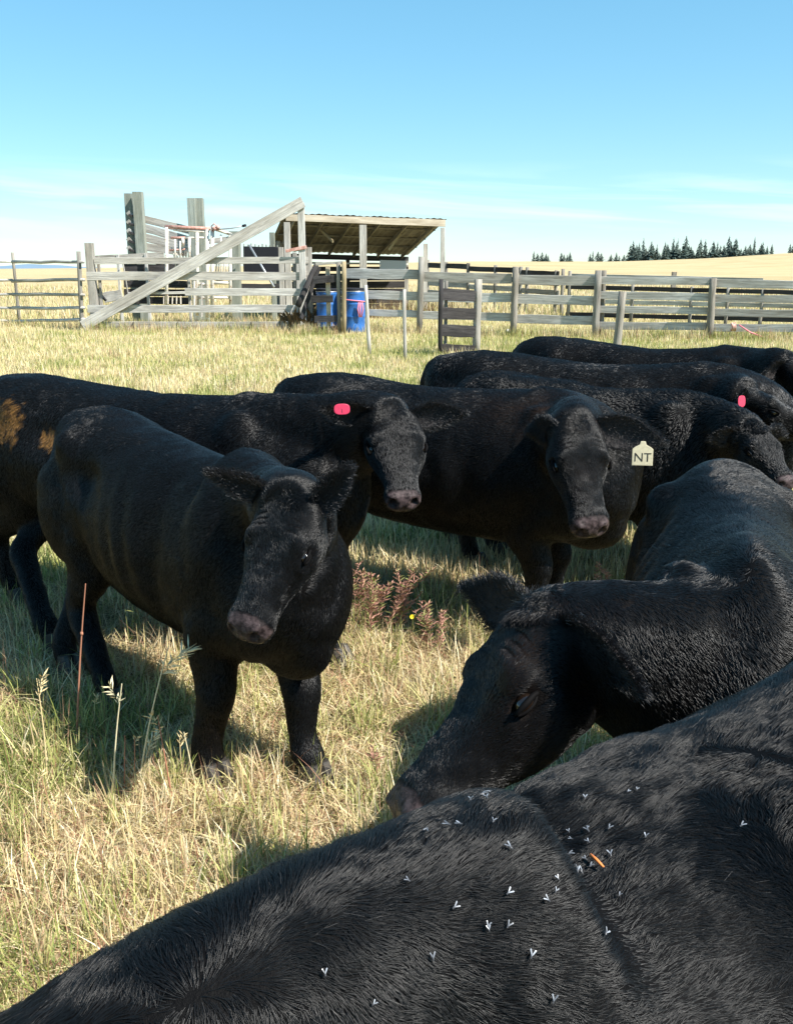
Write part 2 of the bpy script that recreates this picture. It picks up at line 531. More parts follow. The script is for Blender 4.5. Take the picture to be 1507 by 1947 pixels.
    S.tube([(x * sx, y * h, z * h, r1 * h, r2 * h) for x, y, z, r1, r2 in tl], 40, 10)
    bones.append((np.array([-.95 * sx, 0, .66 * h]), np.array([-.75 * sx, 0, .7 * h]), np.array([-.5, 0, -1.0])))
    bones.append((np.array([-.75 * sx, 0, .7 * h]), np.array([0.0, 0, .7 * h]), np.array([-1.0, 0, -.45])))
    bones.append((np.array([0.0, 0, .65 * h]), np.array([.2 * sx, 0, .6 * h]), np.array([-.7, 0, -.7])))
    for q in range(6, 21, 3): bones.append((B[q], B[min(q + 3, 21)], -D[q] * .8 + np.array([0, 0, -.6])))
    bones.append((hp(.05, -.15, 0), hp(.5, -.1, 0), -u)); bones.append((hp(.5, -.1, 0), hp(1.0, -.1, 0), -u))

    for c_, r_ in (extra or ()): S.ellipsoid(loc(c_), r_)
    me = remesh(S.mesh('body'), voxel, 4)
    V = get_co(me)
    hd_ = np.linalg.norm(V - hp(.45, -.15, 0), axis=1) / L
    V = relax(me, V, np.clip((hd_ - .45) / .25, 0.0, 1), int(.17 * soft * h / voxel))
    set_co(me, V); N = get_no(me)
    # muscle relief, skin folds
    V = V + N * (fnoise(V, 5.5 / h, seed, 2) * 0.007 + fnoise(V, 16 / h, seed + 9, 2) * 0.0028)[:, None]
    # hollows and bony points of the trunk
    xs_b, zs_b, sd_b = V[:, 0] / sx, V[:, 2] / h, np.clip((np.abs(V[:, 1]) / h - .06) / .08, 0, 1)
    gb = lambda x0, wx_, z0, wz_: np.exp(-((xs_b - x0) / wx_) ** 2 - ((zs_b - z0) / wz_) ** 2)
    trunk_m = sd_b * (np.abs(V[:, 1]) < .36 * h) * np.clip((.34 - xs_b) / .08, 0, 1)
    rel = -.034 * gb(-.63, .085, .81, .075) + .020 * gb(-.78, .05, .90, .05) - .016 * gb(-.93, .06, .86, .06) - .020 * gb(-.19, .05, .60, .22)
    rel += -.022 * gb(-.67, .05, .50, .14) + .010 * gb(-.02, .06, .74, .18) - .018 * gb(.17, .05, .78, .13) - .012 * gb(.08, .04, .60, .12)
    rel += .0040 * np.sin(xs_b * 62 + zs_b * 9) * gb(-.38, .16, .62, .20)
    V = V + N * (relief * rel * h * trunk_m)[:, None]
    # neck folds (running across the neck)
    tn = np.zeros(len(V)); wn_ = np.zeros(len(V))
    dB = np.stack([np.linalg.norm(V - B[q], axis=1) for q in range(22)], 1); qb = dB.argmin(1); 
    inneck = np.exp(-((qb - 12) / 5.0) ** 2) * (dB.min(1) < .3 * h)
    arc = np.einsum('ij,ij->i', V - B[qb], D[qb]) + qb * dist / 21
    V = V + N * (inneck * np.sin(arc * 105 + 5 * vnoise(V, 7, 2)) * .0013 * (.5 + vnoise(V, 5, 31)))[:, None]
    # face details, in head coordinates
    Q = V - P
    HU, HN, HS = Q @ u / L, Q @ n / L, Q @ s / L / head_w
    AS = np.abs(HS)
    def blob(c, r): return np.exp(-(((HU - c[0]) / r[0]) ** 2 + ((HN - c[1]) / r[1]) ** 2 + ((AS - c[2]) / r[2]) ** 2))
    disp = np.zeros((len(V), 3))
    E = (.37, -.085, .235)
    SG = np.sign(HS)[:, None]
    disp += -s * SG * (.040 * L * blob(E, (.058, .036, .06)))[:, None]                 # eye socket
    disp += -n * (.020 * L * blob((.42, .03, .0), (.14, .05, .07)))[:, None]           # dished forehead
    g = np.exp(-((HN + .158 + .05 * (HU - .8)) / .011) ** 2) * ((HU > .68) & (HU < 1.0)) * np.clip((AS - .05) / .03, 0, 1) * np.clip((HU - .68) / .08, 0, 1)
    disp += -s * SG * (.012 * L * g)[:, None]                                          # mouth line
    nose = blob((1.0, -.080, .092), (.055, .030, .030))
    disp += -u * (.085 * L * nose)[:, None]
    nose2 = blob((.96, -.060, .150), (.030, .020, .03))
    disp += -s * SG * (.030 * L * nose2)[:, None]
    disp += n * (.016 * L * blob((.97, -.035, .10), (.05, .02, .04)))[:, None]      # rim over the nostril
    disp += -n * (.010 * L * blob((1.0, -.10, 0), (.06, .1, .014)))[:, None] - u * (.010 * L * blob((1.02, -.13, 0), (.05, .07, .012)))[:, None]
    disp += n * (.020 * L * blob((.30, .03, .17), (.07, .05, .05)))[:, None]         # bony rim over the eye
    disp += -s * SG * (.018 * L * blob((.60, -.12, .18), (.10, .05, .06)))[:, None]   # hollow below the cheek bone
    for f0 in (.20, .245, .285):                                                        # brow wrinkles
        disp += -n * (.007 * L * np.exp(-((HU - f0 + .9 * (HN)) / .009) ** 2) * np.exp(-((AS - .13) / .06) ** 2) * (HN > -.1))[:, None]
    disp += n * (.005 * L * fnoise(np.stack([HU, HN, HS], 1), 14, seed, 2) * blob((.5, -.05, .05), (.6, .25, .25)))[:, None]
    V = V + disp
    V[:, 2] = np.maximum(V[:, 2], 0.0)
    set_co(me, V)
    N = get_no(me)
    # colour attributes
    mz = np.clip((HU - .865 - .35 * np.clip(-HN - .13, 0, 1) - .5 * np.clip(AS - .10, 0, 1)) / .03, 0, 1) * ((HN > -.18) & (HU < 1.2) & (AS < .3))
    at = me.attributes.new('muzzle', 'FLOAT', 'POINT'); at.data.foreach_set('value', mz.astype(np.float32))
    Vw = V @ np.array(Wm.to_3x3()).T + np.array(Wm.translation)
    nm = np.clip(1.6 * np.maximum(nose, nose2) - .55, 0, 1)
    an = me.attributes.new('nostril', 'FLOAT', 'POINT'); an.data.foreach_set('value', nm.astype(np.float32))
    st = np.zeros((len(V), 3))
    def stain_brown_at(Pw, Pl):
        o = np.zeros((len(Pw), 3))
        if brown is not None:
            for (c, r, k) in brown:
                w_ = np.exp(-(np.linalg.norm((Pw - np.array(c)) / np.array(r), axis=1)) ** 2) * np.clip(.6 + fnoise(Pw, 6, seed + 4, 2), 0, 1.5)
                o += np.outer(w_, np.array([.030, .014, .006]) * k)
        if stain:
            for (c, r) in stain:
                dd = np.linalg.norm((Pw - np.array(c)) / np.array(r), axis=1)
                w_ = np.clip((1.05 - dd + .5 * fnoise(Pw, 34, seed, 3)) * 3, 0, 1) * np.clip(.75 + .9 * fnoise(Pw, 110, seed + 8, 2), .0, 1)
                o += np.outer(w_, [.17, .085, .024])
        return o
    st = stain_brown_at(Vw, V)
    ca = me.attributes.new('stain', 'FLOAT_COLOR', 'POINT')  # holds dung stains and brown tint patches, painted sheen among them
    ca.data.foreach_set('color', np.hstack([st, np.ones((len(V), 1))]).astype(np.float32).ravel())
    me.polygons.foreach_set('use_smooth', np.full(len(me.polygons), True))
    root = empty('cow', (wx, wy, 0), th, label, 'cow', group)
    body = mesh_obj('body', me, CM['hide'], root)
    # eyes and lids
    for sd in (-1, 1):
        c = hp(E[0], E[1], sd * .218)
        r = .040 * L
        S2 = Shell(); S2.ellipsoid(c, (r * 1.08, r * .92, r * .9), ax, 20, 14)
        e_me = S2.mesh('eye'); e_me.polygons.foreach_set('use_smooth', np.full(len(e_me.polygons), True))
        e = mesh_obj('eye', e_me, CM['eye'], body)
        # lids: a thick almond ring
        ring = []
        for k in range(24):
            t = 2 * math.pi * k / 24
            cu_, cn_ = math.cos(t), math.sin(t)
            pc = np.array([cu_ * .054, cn_ * .025 * eye + .006 * cu_, 0.0])
            bulge = .016 * (1 - (cu_) ** 2) + (.008 if cn_ > 0 else 0)
            cc = hp(E[0] + pc[0], E[1] + pc[1], sd * (.232 + bulge))
            out = u * cu_ + n * cn_
            rr = .0115 * L * (1.2 if cn_ > 0 else .7)
            ring.append([cc + (out * math.cos(b) + s * sd * math.sin(b)) * rr for b in np.linspace(0, 2 * np.pi, 8, endpoint=False)])
        ring = np.array(ring); Vv = ring.reshape(-1, 3); Ff = []
        for i in range(24):
            for j in range(8):
                q = (i + 1) % 24; Ff.append((i * 8 + j, i * 8 + (j + 1) % 8, q * 8 + (j + 1) % 8, q * 8 + j))
        mesh_obj('eyelid', np_mesh('eyelid', Vv, np.array(Ff)), CM['lid'], body)
        # nostril opening
    # hooves (cloven)
    for key, p in tips.items():
        hv, hf = [], []
        o2 = Shell()
        for c2 in (-1, 1):
            o2.tube([(p[0] + .0 * h, p[1] + c2 * .022 * h, .065 * h, .036 * h, .022 * h), (p[0] + .01 * h, p[1] + c2 * .023 * h, .03 * h, .048 * h, .025 * h), (p[0] + .018 * h, p[1] + c2 * .024 * h, .0, .056 * h, .027 * h)], 6, 12)
        hm = o2.mesh('hoof'); mesh_obj('hoof', hm, CM['hoof'], body)
    # ears
    ear_objs = []
    if ears is None: ears = (None, None)
    for sd, spec in zip((1, -1), ears):          # sd=+1: s side
        b = hp(.02, -.095, sd * .17)
        if spec is not None and spec.get('tip') is not None:
            d = loc(spec['tip']) - b
            EL = np.linalg.norm(d); d /= EL
        else:
            d = s * sd * .95 - u * .12 - n * .12; d /= np.linalg.norm(d); EL = .42 * L
        EL *= ear_len
        face = spec.get('face') if spec else None
        f = (np.array(Wi.to_3x3() @ Vector(face)) if face is not None else (u * .85 + n * -.2 + n * .25))
        f = f - d * f.dot(d); f /= np.linalg.norm(f)
        q = np.cross(f, d)
        wd = (spec.get('w', 1.0) if spec else 1.0) * .115 * L * 1.25
        nt_, nv = 14, 11
        Vv = []
        for layer in (0, 1):
            for i in range(nt_ + 1):
                t = i / nt_
                w_ = wd * (math.sin(math.pi * (t * .86 + .12)) ** .75) * (1.0 if t < .6 else 1 - .35 * (t - .6) / .4)
                if t == 1: w_ *= .45
                cup = .55 * (1 - .6 * t)
                for j in range(nv):
                    v = -1 + 2 * j / (nv - 1)
                    ang = v * (1.15 - .35 * t)
                    off = f * (-(math.cos(ang) - 1) * w_ * cup * 1.3) + q * math.sin(ang) / math.sin(1.15) * w_
                    pnt = b - d * .02 * L + d * EL * t - f * (.25 * w_) + off - f * (layer * .004 * (1 if 0 < j < nv - 1 and t < 1 else .2)) - np.array([0, 0, 1]) * .06 * EL * t * t
                    Vv.append(pnt)
        Vv = np.array(Vv); Ff = []; H2 = (nt_ + 1) * nv
        for i in range(nt_):
            for j in range(nv - 1):
                a0 = i * nv + j
                Ff.append((a0, a0 + nv, a0 + nv + 1, a0 + 1)); Ff.append((H2 + a0, H2 + a0 + 1, H2 + a0 + nv + 1, H2 + a0 + nv))
            for j, fl in ((0, 0), (nv - 1, 1)):
                a0 = i * nv + j
                Ff.append((a0, H2 + a0, H2 + a0 + nv, a0 + nv) if not fl else (a0, a0 + nv, H2 + a0 + nv, H2 + a0))
        for j in range(nv - 1):
            a0 = nt_ * nv + j; Ff.append((a0, H2 + a0, H2 + a0 + 1, a0 + 1))
        em = np_mesh('ear', Vv, np.array(Ff))
        eo = mesh_obj('ear', em, CM['ear'], body if False else root)
        ear_objs.append(dict(obj=eo, base=b, tip=b + d * EL, d=d, f=f, q=q, w=wd))
        # ear hair: back of the ear, long fringe along the lower edge
        kk = np.random.default_rng(seed * 7 + sd)
        nh = max(300, int(coat * .03))
        ii = kk.integers(0, H2, nh); layer = (kk.random(nh) < .75) * H2
        pp = Vv[ii + layer] + kk.normal(size=(nh, 3)) * .006
        lay = np.where(layer[:, None] > 0, -f, f)
        tt = (ii // nv) / nt_; vv = -1 + 2 * (ii % nv) / (nv - 1)
        Dd = d[None, :] * (1.0) + q[None, :] * (vv * 1.1)[:, None]
        fringe = (np.abs(vv) > .75)
        ln = np.where(fringe, hair_len * .85, hair_len * .45)
        hair('ear_hair', pp, lay, Dd, ln, np.where(fringe, .15, .35), hair_r * .9, CM['hair'], eo, seed + 40 + sd, .35, .2, 4, np.tile(coat_tint, (nh, 1)) * 4.0)
    # coat
    if coat:
        co = np.array([0.0]);
        me.calc_loop_triangles()
        tri = np.empty(len(me.loop_triangles) * 3, np.int32); me.loop_triangles.foreach_get('vertices', tri); tri = tri.reshape(-1, 3)
        A, Bv, Cv = V[tri[:, 0]], V[tri[:, 1]], V[tri[:, 2]]
        fn = np.cross(Bv - A, Cv - A); ar = np.linalg.norm(fn, axis=1) / 2
        cen = (A + Bv + Cv) / 3
        cw = cen @ np.array(Wm.to_3x3()).T + np.array(Wm.translation)
        nw = (fn / (2 * ar[:, None] + 1e-12)) @ np.array(Wm.to_3x3()).T
        tocam = np.array([0, 0, CAM_H]) - cw; tocam /= np.linalg.norm(tocam, axis=1)[:, None]
        face = (nw * tocam).sum(1)
        wgt = ar * np.where(face > -.25, 1.0, .12)
        hu = ((cen - P) @ u / L)
        inhead = (np.linalg.norm(cen - hp(.4, -.15, 0), axis=1) < .62 * L)
        wgt = wgt * np.where(inhead, 2.6, 1.0)
        if vis is not None: wgt = wgt * vis(cw)
        k2 = np.random.default_rng(seed)
        pick = k2.choice(len(tri), coat, p=wgt / wgt.sum())
        r1, r2 = k2.random(coat), k2.random(coat); sq = np.sqrt(r1)
        b0_, b1_, b2_ = 1 - sq, sq * (1 - r2), sq * r2
        Ph = A[pick] * b0_[:, None] + Bv[pick] * b1_[:, None] + Cv[pick] * b2_[:, None]
        Nh = N[tri[pick, 0]] * b0_[:, None] + N[tri[pick, 1]] * b1_[:, None] + N[tri[pick, 2]] * b2_[:, None]
        Nh /= np.linalg.norm(Nh, axis=1)[:, None] + 1e-9
        mzh = mz[tri[pick, 0]]
        q = (Ph - P); hu, hn, hs = q @ u / L, q @ n / L, np.abs(q @ s / L / head_w)
        keep = (mzh < .3) & ~((np.abs(hu - E[0]) < .07) & (np.abs(hn - E[1]) < .042) & (hs > .1))
        Ph, Nh, hu, hn, hs = Ph[keep], Nh[keep], hu[keep], hn[keep], hs[keep]
        Dh = np.zeros_like(Ph); ww = np.zeros(len(Ph))
        for a_, b_, fl in bones:
            w_ = 1 / (seg_dist(Ph, a_, b_) ** 4 + 1e-6); Dh += w_[:, None] * (fl / np.linalg.norm(fl)); ww += w_
        Dh /= ww[:, None]
        swirl = np.stack([fnoise(Ph, 3.2, seed + 5, 2), fnoise(Ph, 3.2, seed + 15, 2), fnoise(Ph, 3.2, seed + 25, 2)], 1)
        Dh = Dh + swirls * swirl
        onhead = (hu > -.12) & (hu < 1.1) & (hs < .3) & (hn > -.6) & (hn < .2)
        ln = np.where(onhead, hair_len * .7, hair_len)
        crest = np.exp(-((hu - .02) / .09) ** 2 - (hs / .13) ** 2) * onhead * (hn > -.1)
        ln = ln * (1 + tuft * crest)
        Dh = Dh * (1 - crest[:, None]) + crest[:, None] * (u * .8 + swirl * 1.3)
        ln = ln * (1 + .25 * fnoise(Ph, 7, seed + 3, 2))
        Pw = Ph @ np.array(Wm.to_3x3()).T + np.array(Wm.translation)
        tint = np.tile(np.array(coat_tint), (len(Ph), 1)) * (1 + .25 * fnoise(Ph, 6, seed + 2, 2) + .25 * np.clip(fnoise(Ph * np.array([1, 1, .35]), 70, seed + 6, 2), -.6, 1))[:, None]
        tint = tint + (k2.random(len(Ph)) < dust)[:, None] * np.array([.035, .032, .030]) + stain_brown_at(Pw, Ph)
        hair('coat', Ph, Nh, Dh, ln, np.where(onhead & (crest < .2), 1.0, 1.0 + crest) * lift * (1 + .2 * vnoise(Ph, 11, seed)), hair_r, CM['hair'], root, seed, .16 + .5 * crest + .03 * onhead, clump, 4, tint)
    info = dict(root=root, body=body, ears=ear_objs, Wm=Wm, Wi=Wi, hp=hp, L=L, u=u, n=n, s=s, V=V, h=h, N=N)
    return info
# ------------------------------------------------------------------ ground, far field, distant hills
def ground_h(x, y):
    x = np.asarray(x, float); y = np.asarray(y, float)
    s = lambda a, b, v: (lambda t: t * t * (3 - 2 * t))(np.clip((v - a) / (b - a), 0, 1))
    far = s(60, 420, y)
    xr = x / np.maximum(y, 1) * 420
    base = np.interp(xr, [-400, -180, -60, 25, 95, 135, 185, 260, 400], [1.2, 1.2, 2.6, 4.4, 4.4, 5.6, 8.4, 10.5, 11])
    rise = far * base * (1 - .25 * s(440, 1500, y)) - 30 * s(900, 4000, y)
    hollow = -1.0 * s(60, 150, y) * (1 - s(200, 380, y)) * s(-40, 80, x) 
    return rise + hollow + .10 * s(9, 30, y) * np.sin(x * .31 + 1) * np.sin(y * .23)
ys = np.unique(np.concatenate([np.linspace(-40, 30, 71), np.geomspace(30, 6000, 110)]))
xs = np.unique(np.concatenate([-np.geomspace(8, 5000, 60), np.linspace(-8, 8, 33), np.geomspace(8, 5000, 60)]))
GX, GY = np.meshgrid(xs, ys)
GZ = ground_h(GX, GY)
gv = np.stack([GX.ravel(), GY.ravel(), GZ.ravel()], 1)
ni, nj = GX.shape
ii, jj = np.meshgrid(np.arange(ni - 1), np.arange(nj - 1), indexing='ij')
q0 = (ii * nj + jj).ravel()
gf = np.stack([q0, q0 + 1, q0 + nj + 1, q0 + nj], 1)
m = Mat('pasture_ground', (0.3, 0.25, 0.12), 0.9, 0.1)
co = m.coord('Object')
sepn = m.node('ShaderNodeSeparateXYZ'); m.l.new(co, sepn.inputs[0])
n1 = m.noise(1.1, 6, .65, co); n2 = m.noise(26, 5, .7, co); n3 = m.noise(.25, 4, .6, co)
near = m.ramp(n2, [(0.28, (0.060, 0.045, 0.022)), (0.5, (0.20, 0.155, 0.07)), (0.72, (0.42, 0.34, 0.19))])
green = m.ramp(n2, [(0.3, (0.05, 0.065, 0.018)), (0.7, (0.22, 0.24, 0.08))])
gm = m.ramp(n1, [(0.42, (0, 0, 0)), (0.66, (1, 1, 1))])
c = m.mix(gm, near, green)
mapy = m.node('ShaderNodeMapRange'); mapy.inputs[1].default_value = 7; mapy.inputs[2].default_value = 14
m.l.new(sepn.outputs[1], mapy.inputs[0])
wv = m.coord('Object', (.5, .12, 1)); nf = m.noise(1.6, 6, .65, wv)
midc = m.ramp(nf, [(0.3, (0.27, 0.25, 0.085)), (0.55, (0.41, 0.36, 0.155)), (0.75, (0.50, 0.42, 0.21))])
c = m.mix(mapy.outputs[0], c, midc)
mapf = m.node('ShaderNodeMapRange'); mapf.inputs[1].default_value = 34; mapf.inputs[2].default_value = 60
m.l.new(sepn.outputs[1], mapf.inputs[0])
wf = m.coord('Object', (.012, .05, 1)); nff = m.noise(2.2, 5, .6, wf)
farc = m.ramp(nff, [(0.32, (0.37, 0.29, 0.15)), (0.55, (0.47, 0.37, 0.21)), (0.75, (0.40, 0.34, 0.17))])
c = m.mix(mapf.outputs[0], c, farc)
m.color(c)
m.bump(m.noise(60, 5, .7, co), .8, .03)
mesh_obj('ground', np_mesh('ground', gv, gf), m.m)['kind'] = 'structure'

m = Mat('haze_blue_forest_hill', (0.16, 0.23, 0.30), 1.0, 0.0)  # blue-grey base colour carries the distance haze
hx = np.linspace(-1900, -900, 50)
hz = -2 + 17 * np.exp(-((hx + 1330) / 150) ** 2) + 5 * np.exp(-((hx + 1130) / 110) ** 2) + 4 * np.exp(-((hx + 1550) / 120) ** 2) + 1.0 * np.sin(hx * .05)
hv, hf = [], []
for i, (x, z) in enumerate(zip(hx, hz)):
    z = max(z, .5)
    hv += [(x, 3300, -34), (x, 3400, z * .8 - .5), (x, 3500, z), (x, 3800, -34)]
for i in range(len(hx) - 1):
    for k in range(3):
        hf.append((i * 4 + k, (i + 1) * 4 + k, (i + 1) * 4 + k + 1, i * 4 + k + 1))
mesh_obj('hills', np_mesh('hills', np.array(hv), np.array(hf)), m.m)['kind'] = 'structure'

# ------------------------------------------------------------------ wood
def wood(name, dark, light, rough=.85, green=None):
    m = Mat(name, light, rough, .15)
    oi = m.node('ShaderNodeObjectInfo')
    co = m.coord('Object', (.7, 14, 14))
    add = m.node('ShaderNodeVectorMath', operation='ADD'); m.l.new(co, add.inputs[0])
    comb = m.node('ShaderNodeVectorMath', operation='SCALE'); comb.inputs[0].default_value = (37, 91, 53); m.l.new(oi.outputs['Random'], comb.inputs[3])
    m.l.new(comb.outputs[0], add.inputs[1])
    g1 = m.noise(1.6, 6, .7, add.outputs[0], 1.2)
    col_ = m.ramp(g1, [(0.3, dark), (0.62, light)])
    co2 = m.coord('Object', (.35, 1.5, 1.5)); add2 = m.node('ShaderNodeVectorMath', operation='ADD'); m.l.new(co2, add2.inputs[0]); m.l.new(comb.outputs[0], add2.inputs[1])
    blot = m.ramp(m.noise(2.0, 4, .6, add2.outputs[0]), [(0.35, (.62, .60, .57)), (0.65, (1.0, 1.0, 1.0))])
    c = m.mix(1.0, col_, blot, 'MULTIPLY')
    vr = m.ramp(oi.outputs['Random'], [(0.0, (.78, .76, .73)), (.5, (1.0, .99, .97)), (1.0, (.88, .9, .92))])
    c = m.mix(1.0, c, vr, 'MULTIPLY')
    m.color(c); m.bump(g1, .6, .01)
    return m.m
WM = {
    'grey': wood('weathered_grey_wood', (0.23, 0.22, 0.205), (0.60, 0.575, 0.535)),
    'pale': wood('pale_weathered_wood', (0.29, 0.28, 0.265), (0.72, 0.70, 0.66)),
    'post': wood('old_post_wood', (0.13, 0.12, 0.105), (0.38, 0.355, 0.315)),
    'treated': wood('green_treated_post', (0.20, 0.225, 0.195), (0.40, 0.43, 0.385)),
    'dark': wood('dark_wood', (0.022, 0.021, 0.024), (0.085, 0.080, 0.082)),  # plain dark tone for alley, gate, pen and shed boards
    'brown': wood('yellow_brown_wood', (0.26, 0.20, 0.11), (0.52, 0.44, 0.29)),
    'tan': wood('sawn_lumber', (0.45, 0.37, 0.27), (0.68, 0.60, 0.48)),
}
def board(name, p0, p1, w, t, mat, parent, upv=(0, 0, 1), wob=.006, n=5, round_=False, r1=None, uneven=True):
    """A plank (or round pole) from p0 to p1; its long axis is local x. World points; parent sits at the world origin's frame."""
    p0, p1 = Vector(p0), Vector(p1)
    d = p1 - p0; L = d.length; d.normalize()
    u = Vector(upv); 
    if abs(d.dot(u)) > .95: u = Vector((0, -1, 0))
    u = (u - d * d.dot(u)).normalized(); s = u.cross(d)
    bm_v, bm_f = [], []
    n = max(1, n)
    for i in range(n + 1):
        x = -L / 2 + L * i / n
        oy, oz = rnd.uniform(-wob, wob), rnd.uniform(-wob, wob)
        if round_:
            r = w + ((r1 if r1 is not None else w) - w) * i / n
            r *= 1 + rnd.uniform(-.05, .05)
            for k in range(10):
                a = 2 * math.pi * k / 10
                bm_v.append((x, oy + math.cos(a) * r, oz + math.sin(a) * r))
        else:
            hw, ht = w / 2 * (1 + (rnd.uniform(-.05, .05) if uneven else 0)), t / 2
            e = .006
            for (a, b) in ((-ht, -hw + e), (-ht, hw - e), (-ht + e, hw), (ht - e, hw), (ht, hw - e), (ht, -hw + e), (ht - e, -hw), (-ht + e, -hw)):
                bm_v.append((x, oy + a, oz + b))
    k = 10 if round_ else 8
    for i in range(n):
        for j in range(k):
            a, b = i * k + j, i * k + (j + 1) % k
            bm_f.append((a, a + k, b + k, b) if not round_ else (a, a + k, b + k, b))
    bm_f.append(tuple(range(k)) ); bm_f.append(tuple(reversed(range(n * k, n * k + k))))
    me = bpy.data.meshes.new(name); me.from_pydata(bm_v, [], bm_f); me.update()
    if round_:
        me.polygons.foreach_set('use_smooth', np.full(len(me.polygons), True))
    o = bpy.data.objects.new(name, me); col.objects.link(o); me.materials.append(mat)
    M = Matrix((( d.x, s.x, u.x, 0), (d.y, s.y, u.y, 0), (d.z, s.z, u.z, 0), (0, 0, 0, 1)))
    M.translation = (p0 + p1) / 2
    if parent is not None:
        o.parent = parent
        pm = Matrix.Translation(parent.location) if parent.parent is None else Matrix.Translation(parent.location)
        o.matrix_basis = pm.inverted() @ M if parent.type == 'EMPTY' else M
    else: o.matrix_basis = M
    return o
def shape(name, V, F, mat, parent=None, smooth=False):
    me = bpy.data.meshes.new(name); 
    if parent is not None and parent.type == 'EMPTY':
        L = parent.location; V = [(v[0] - L.x, v[1] - L.y, v[2] - L.z) for v in V]
    me.from_pydata([tuple(v) for v in V], [], F); me.update()
    if smooth: me.polygons.foreach_set('use_smooth', np.full(len(me.polygons), True))
    o = bpy.data.objects.new(name, me); col.objects.link(o); me.materials.append(mat)
    if parent is not None: o.parent = parent
    return o
def tube_geo(pts, r, k=8, close=False):
    P = np.array(pts, float); n = len(P); D = np.gradient(P, axis=0) if n > 2 else np.tile(P[1] - P[0], (n, 1))
    V, F = [], []
    ref = np.array([.3, .2, 1.0])
    for i in range(n):
        d = D[i] / (np.linalg.norm(D[i]) + 1e-9); a = np.cross(d, ref); 
        if np.linalg.norm(a) < .1: a = np.cross(d, [1, 0, 0])
        a /= np.linalg.norm(a); b = np.cross(d, a); ri = r[i] if hasattr(r, '__len__') else r
        for j in range(k):
            t = 2 * math.pi * j / k; V.append(tuple(P[i] + a * math.cos(t) * ri + b * math.sin(t) * ri))
    for i in range(n - 1):
        for j in range(k):
            F.append((i * k + j, i * k + (j + 1) % k, (i + 1) * k + (j + 1) % k, (i + 1) * k + j))
    F.append(tuple(reversed(range(k)))); F.append(tuple(range((n - 1) * k, n * k)))
    return V, F
def pipe(name, pts, r, mat, parent=None, k=8):
    V, F = tube_geo(pts, r, k); return shape(name, V, F, mat, parent, True)
def vpost(name, px, top, y, w, mat, parent, bottom=None, px_top=None, depth_t=None, round_=False, gz=None):
    """Upright at photo column px, its top at photo row top, standing on the ground y metres away."""
    b = pt(px, 600, y); g = float(ground_h(b.x, y)) - .05 if gz is None else gz
    # column x at ground level
    zc = y * math.cos(PITCH) + (CAM_H - g) * math.sin(PITCH)
    x = b.x
    tp = pt(px_top if px_top is not None else px, top, y)
    x0 = tp.x if px_top is None else x
    wm = w / F_PX * zc
    if round_: return board(name, (x0, y, g), (tp.x, y, tp.z), wm / 2, 0, mat, parent, round_=True, r1=wm / 2 * .93, n=4, wob=.004)
    return board(name, (x0, y, g), (tp.x, y, tp.z), depth_t or wm, wm, mat, parent, n=3, wob=.004)
def hrail(name, a, b, ya, yb, wpx, mat, parent, t=.04, **kw):
    p0, p1 = pt(a[0], a[1], ya), pt(b[0], b[1], yb)
    wm = wpx / F_PX * (ya + yb) / 2
    return board(name, p0, p1, wm, t, mat, parent, **kw)
def line_y(x0, y0, x1, y1):
    return lambda px: y0 + (y1 - y0) * (px - x0) / (x1 - x0)

# --- pole fence running off to the left
f = empty('pole_fence', (-13, 30, 0), 0, 'thin pole rail fence running off to the left of the plank corral', 'fence')
for (px, top) in ((24, 480), (-120, 482)): vpost('post', px, top, 30.1, 6, WM['post'], f, round_=True)
vpost('post', 154, 478, 28.2, 9, WM['post'], f, round_=True, px_top=150)
for (ya, yb, w) in ((497, 498, 6), (533, 531, 6), (559, 560, 7), (585, 586, 7), (610, 607, 5)):
    board('rail', pt(-160, ya + 2, 31), pt(24, ya, 30), .048, 0, WM['pale'], f, round_=True, r1=.04, wob=.015)
    board('rail', pt(24, ya + 1, 29.95), pt(160, yb, 28.1), .055, 0, WM['pale'], f, round_=True, r1=.045, wob=.015)

# --- plank corral with the long diagonal brace
f = empty('plank_corral', (-6.5, 27, 0), 0, 'grey plank corral panel crossed by a long diagonal brace board', 'fence')
vpost('post', 170, 462, 27.1, 14, WM['grey'], f)
vpost('post', 586, 470, 27.1, 12, WM['grey'], f)
vpost('post', 186, 486, 27.25, 5, WM['grey'], f)
for (ya, yb, w, x0, x1) in ((496, 495, 12, 180, 586), (525, 525, 15, 165, 586), (555, 556, 13, 352, 586), (587, 587, 14, 167, 570), (619, 619, 14, 178, 548)):
    hrail('rail', (x0, ya), (x1, yb), 27, 27, w, WM['pale'], f)
hrail('rail', (245, 558), (352, 556), 27, 27, 5, WM['pale'], f)
for x in (254, 338, 478): board('wire_tie', pt(x, 612, 26.96), pt(x + 1, 632, 26.96), .05, .02, WM['dark'], f, n=1)
board('brace_board', pt(158, 620, 26.88), pt(576, 383, 26.88), .31, .045, WM['pale'], f, upv=(0, 0, 1), wob=.008)
vpost('post', 572, 386, 27.0, 12, WM['pale'], f)
board('short_brace', pt(178, 530, 27.3), pt(194, 590, 27.5), .10, .05, WM['grey'], f)
board('short_brace', pt(181, 545, 27.25), pt(202, 572, 27.4), .07, .05, WM['dark'], f)
board('plank', pt(198, 566, 28.6), pt(232, 560, 28.6), .30, .05, WM['grey'], f)

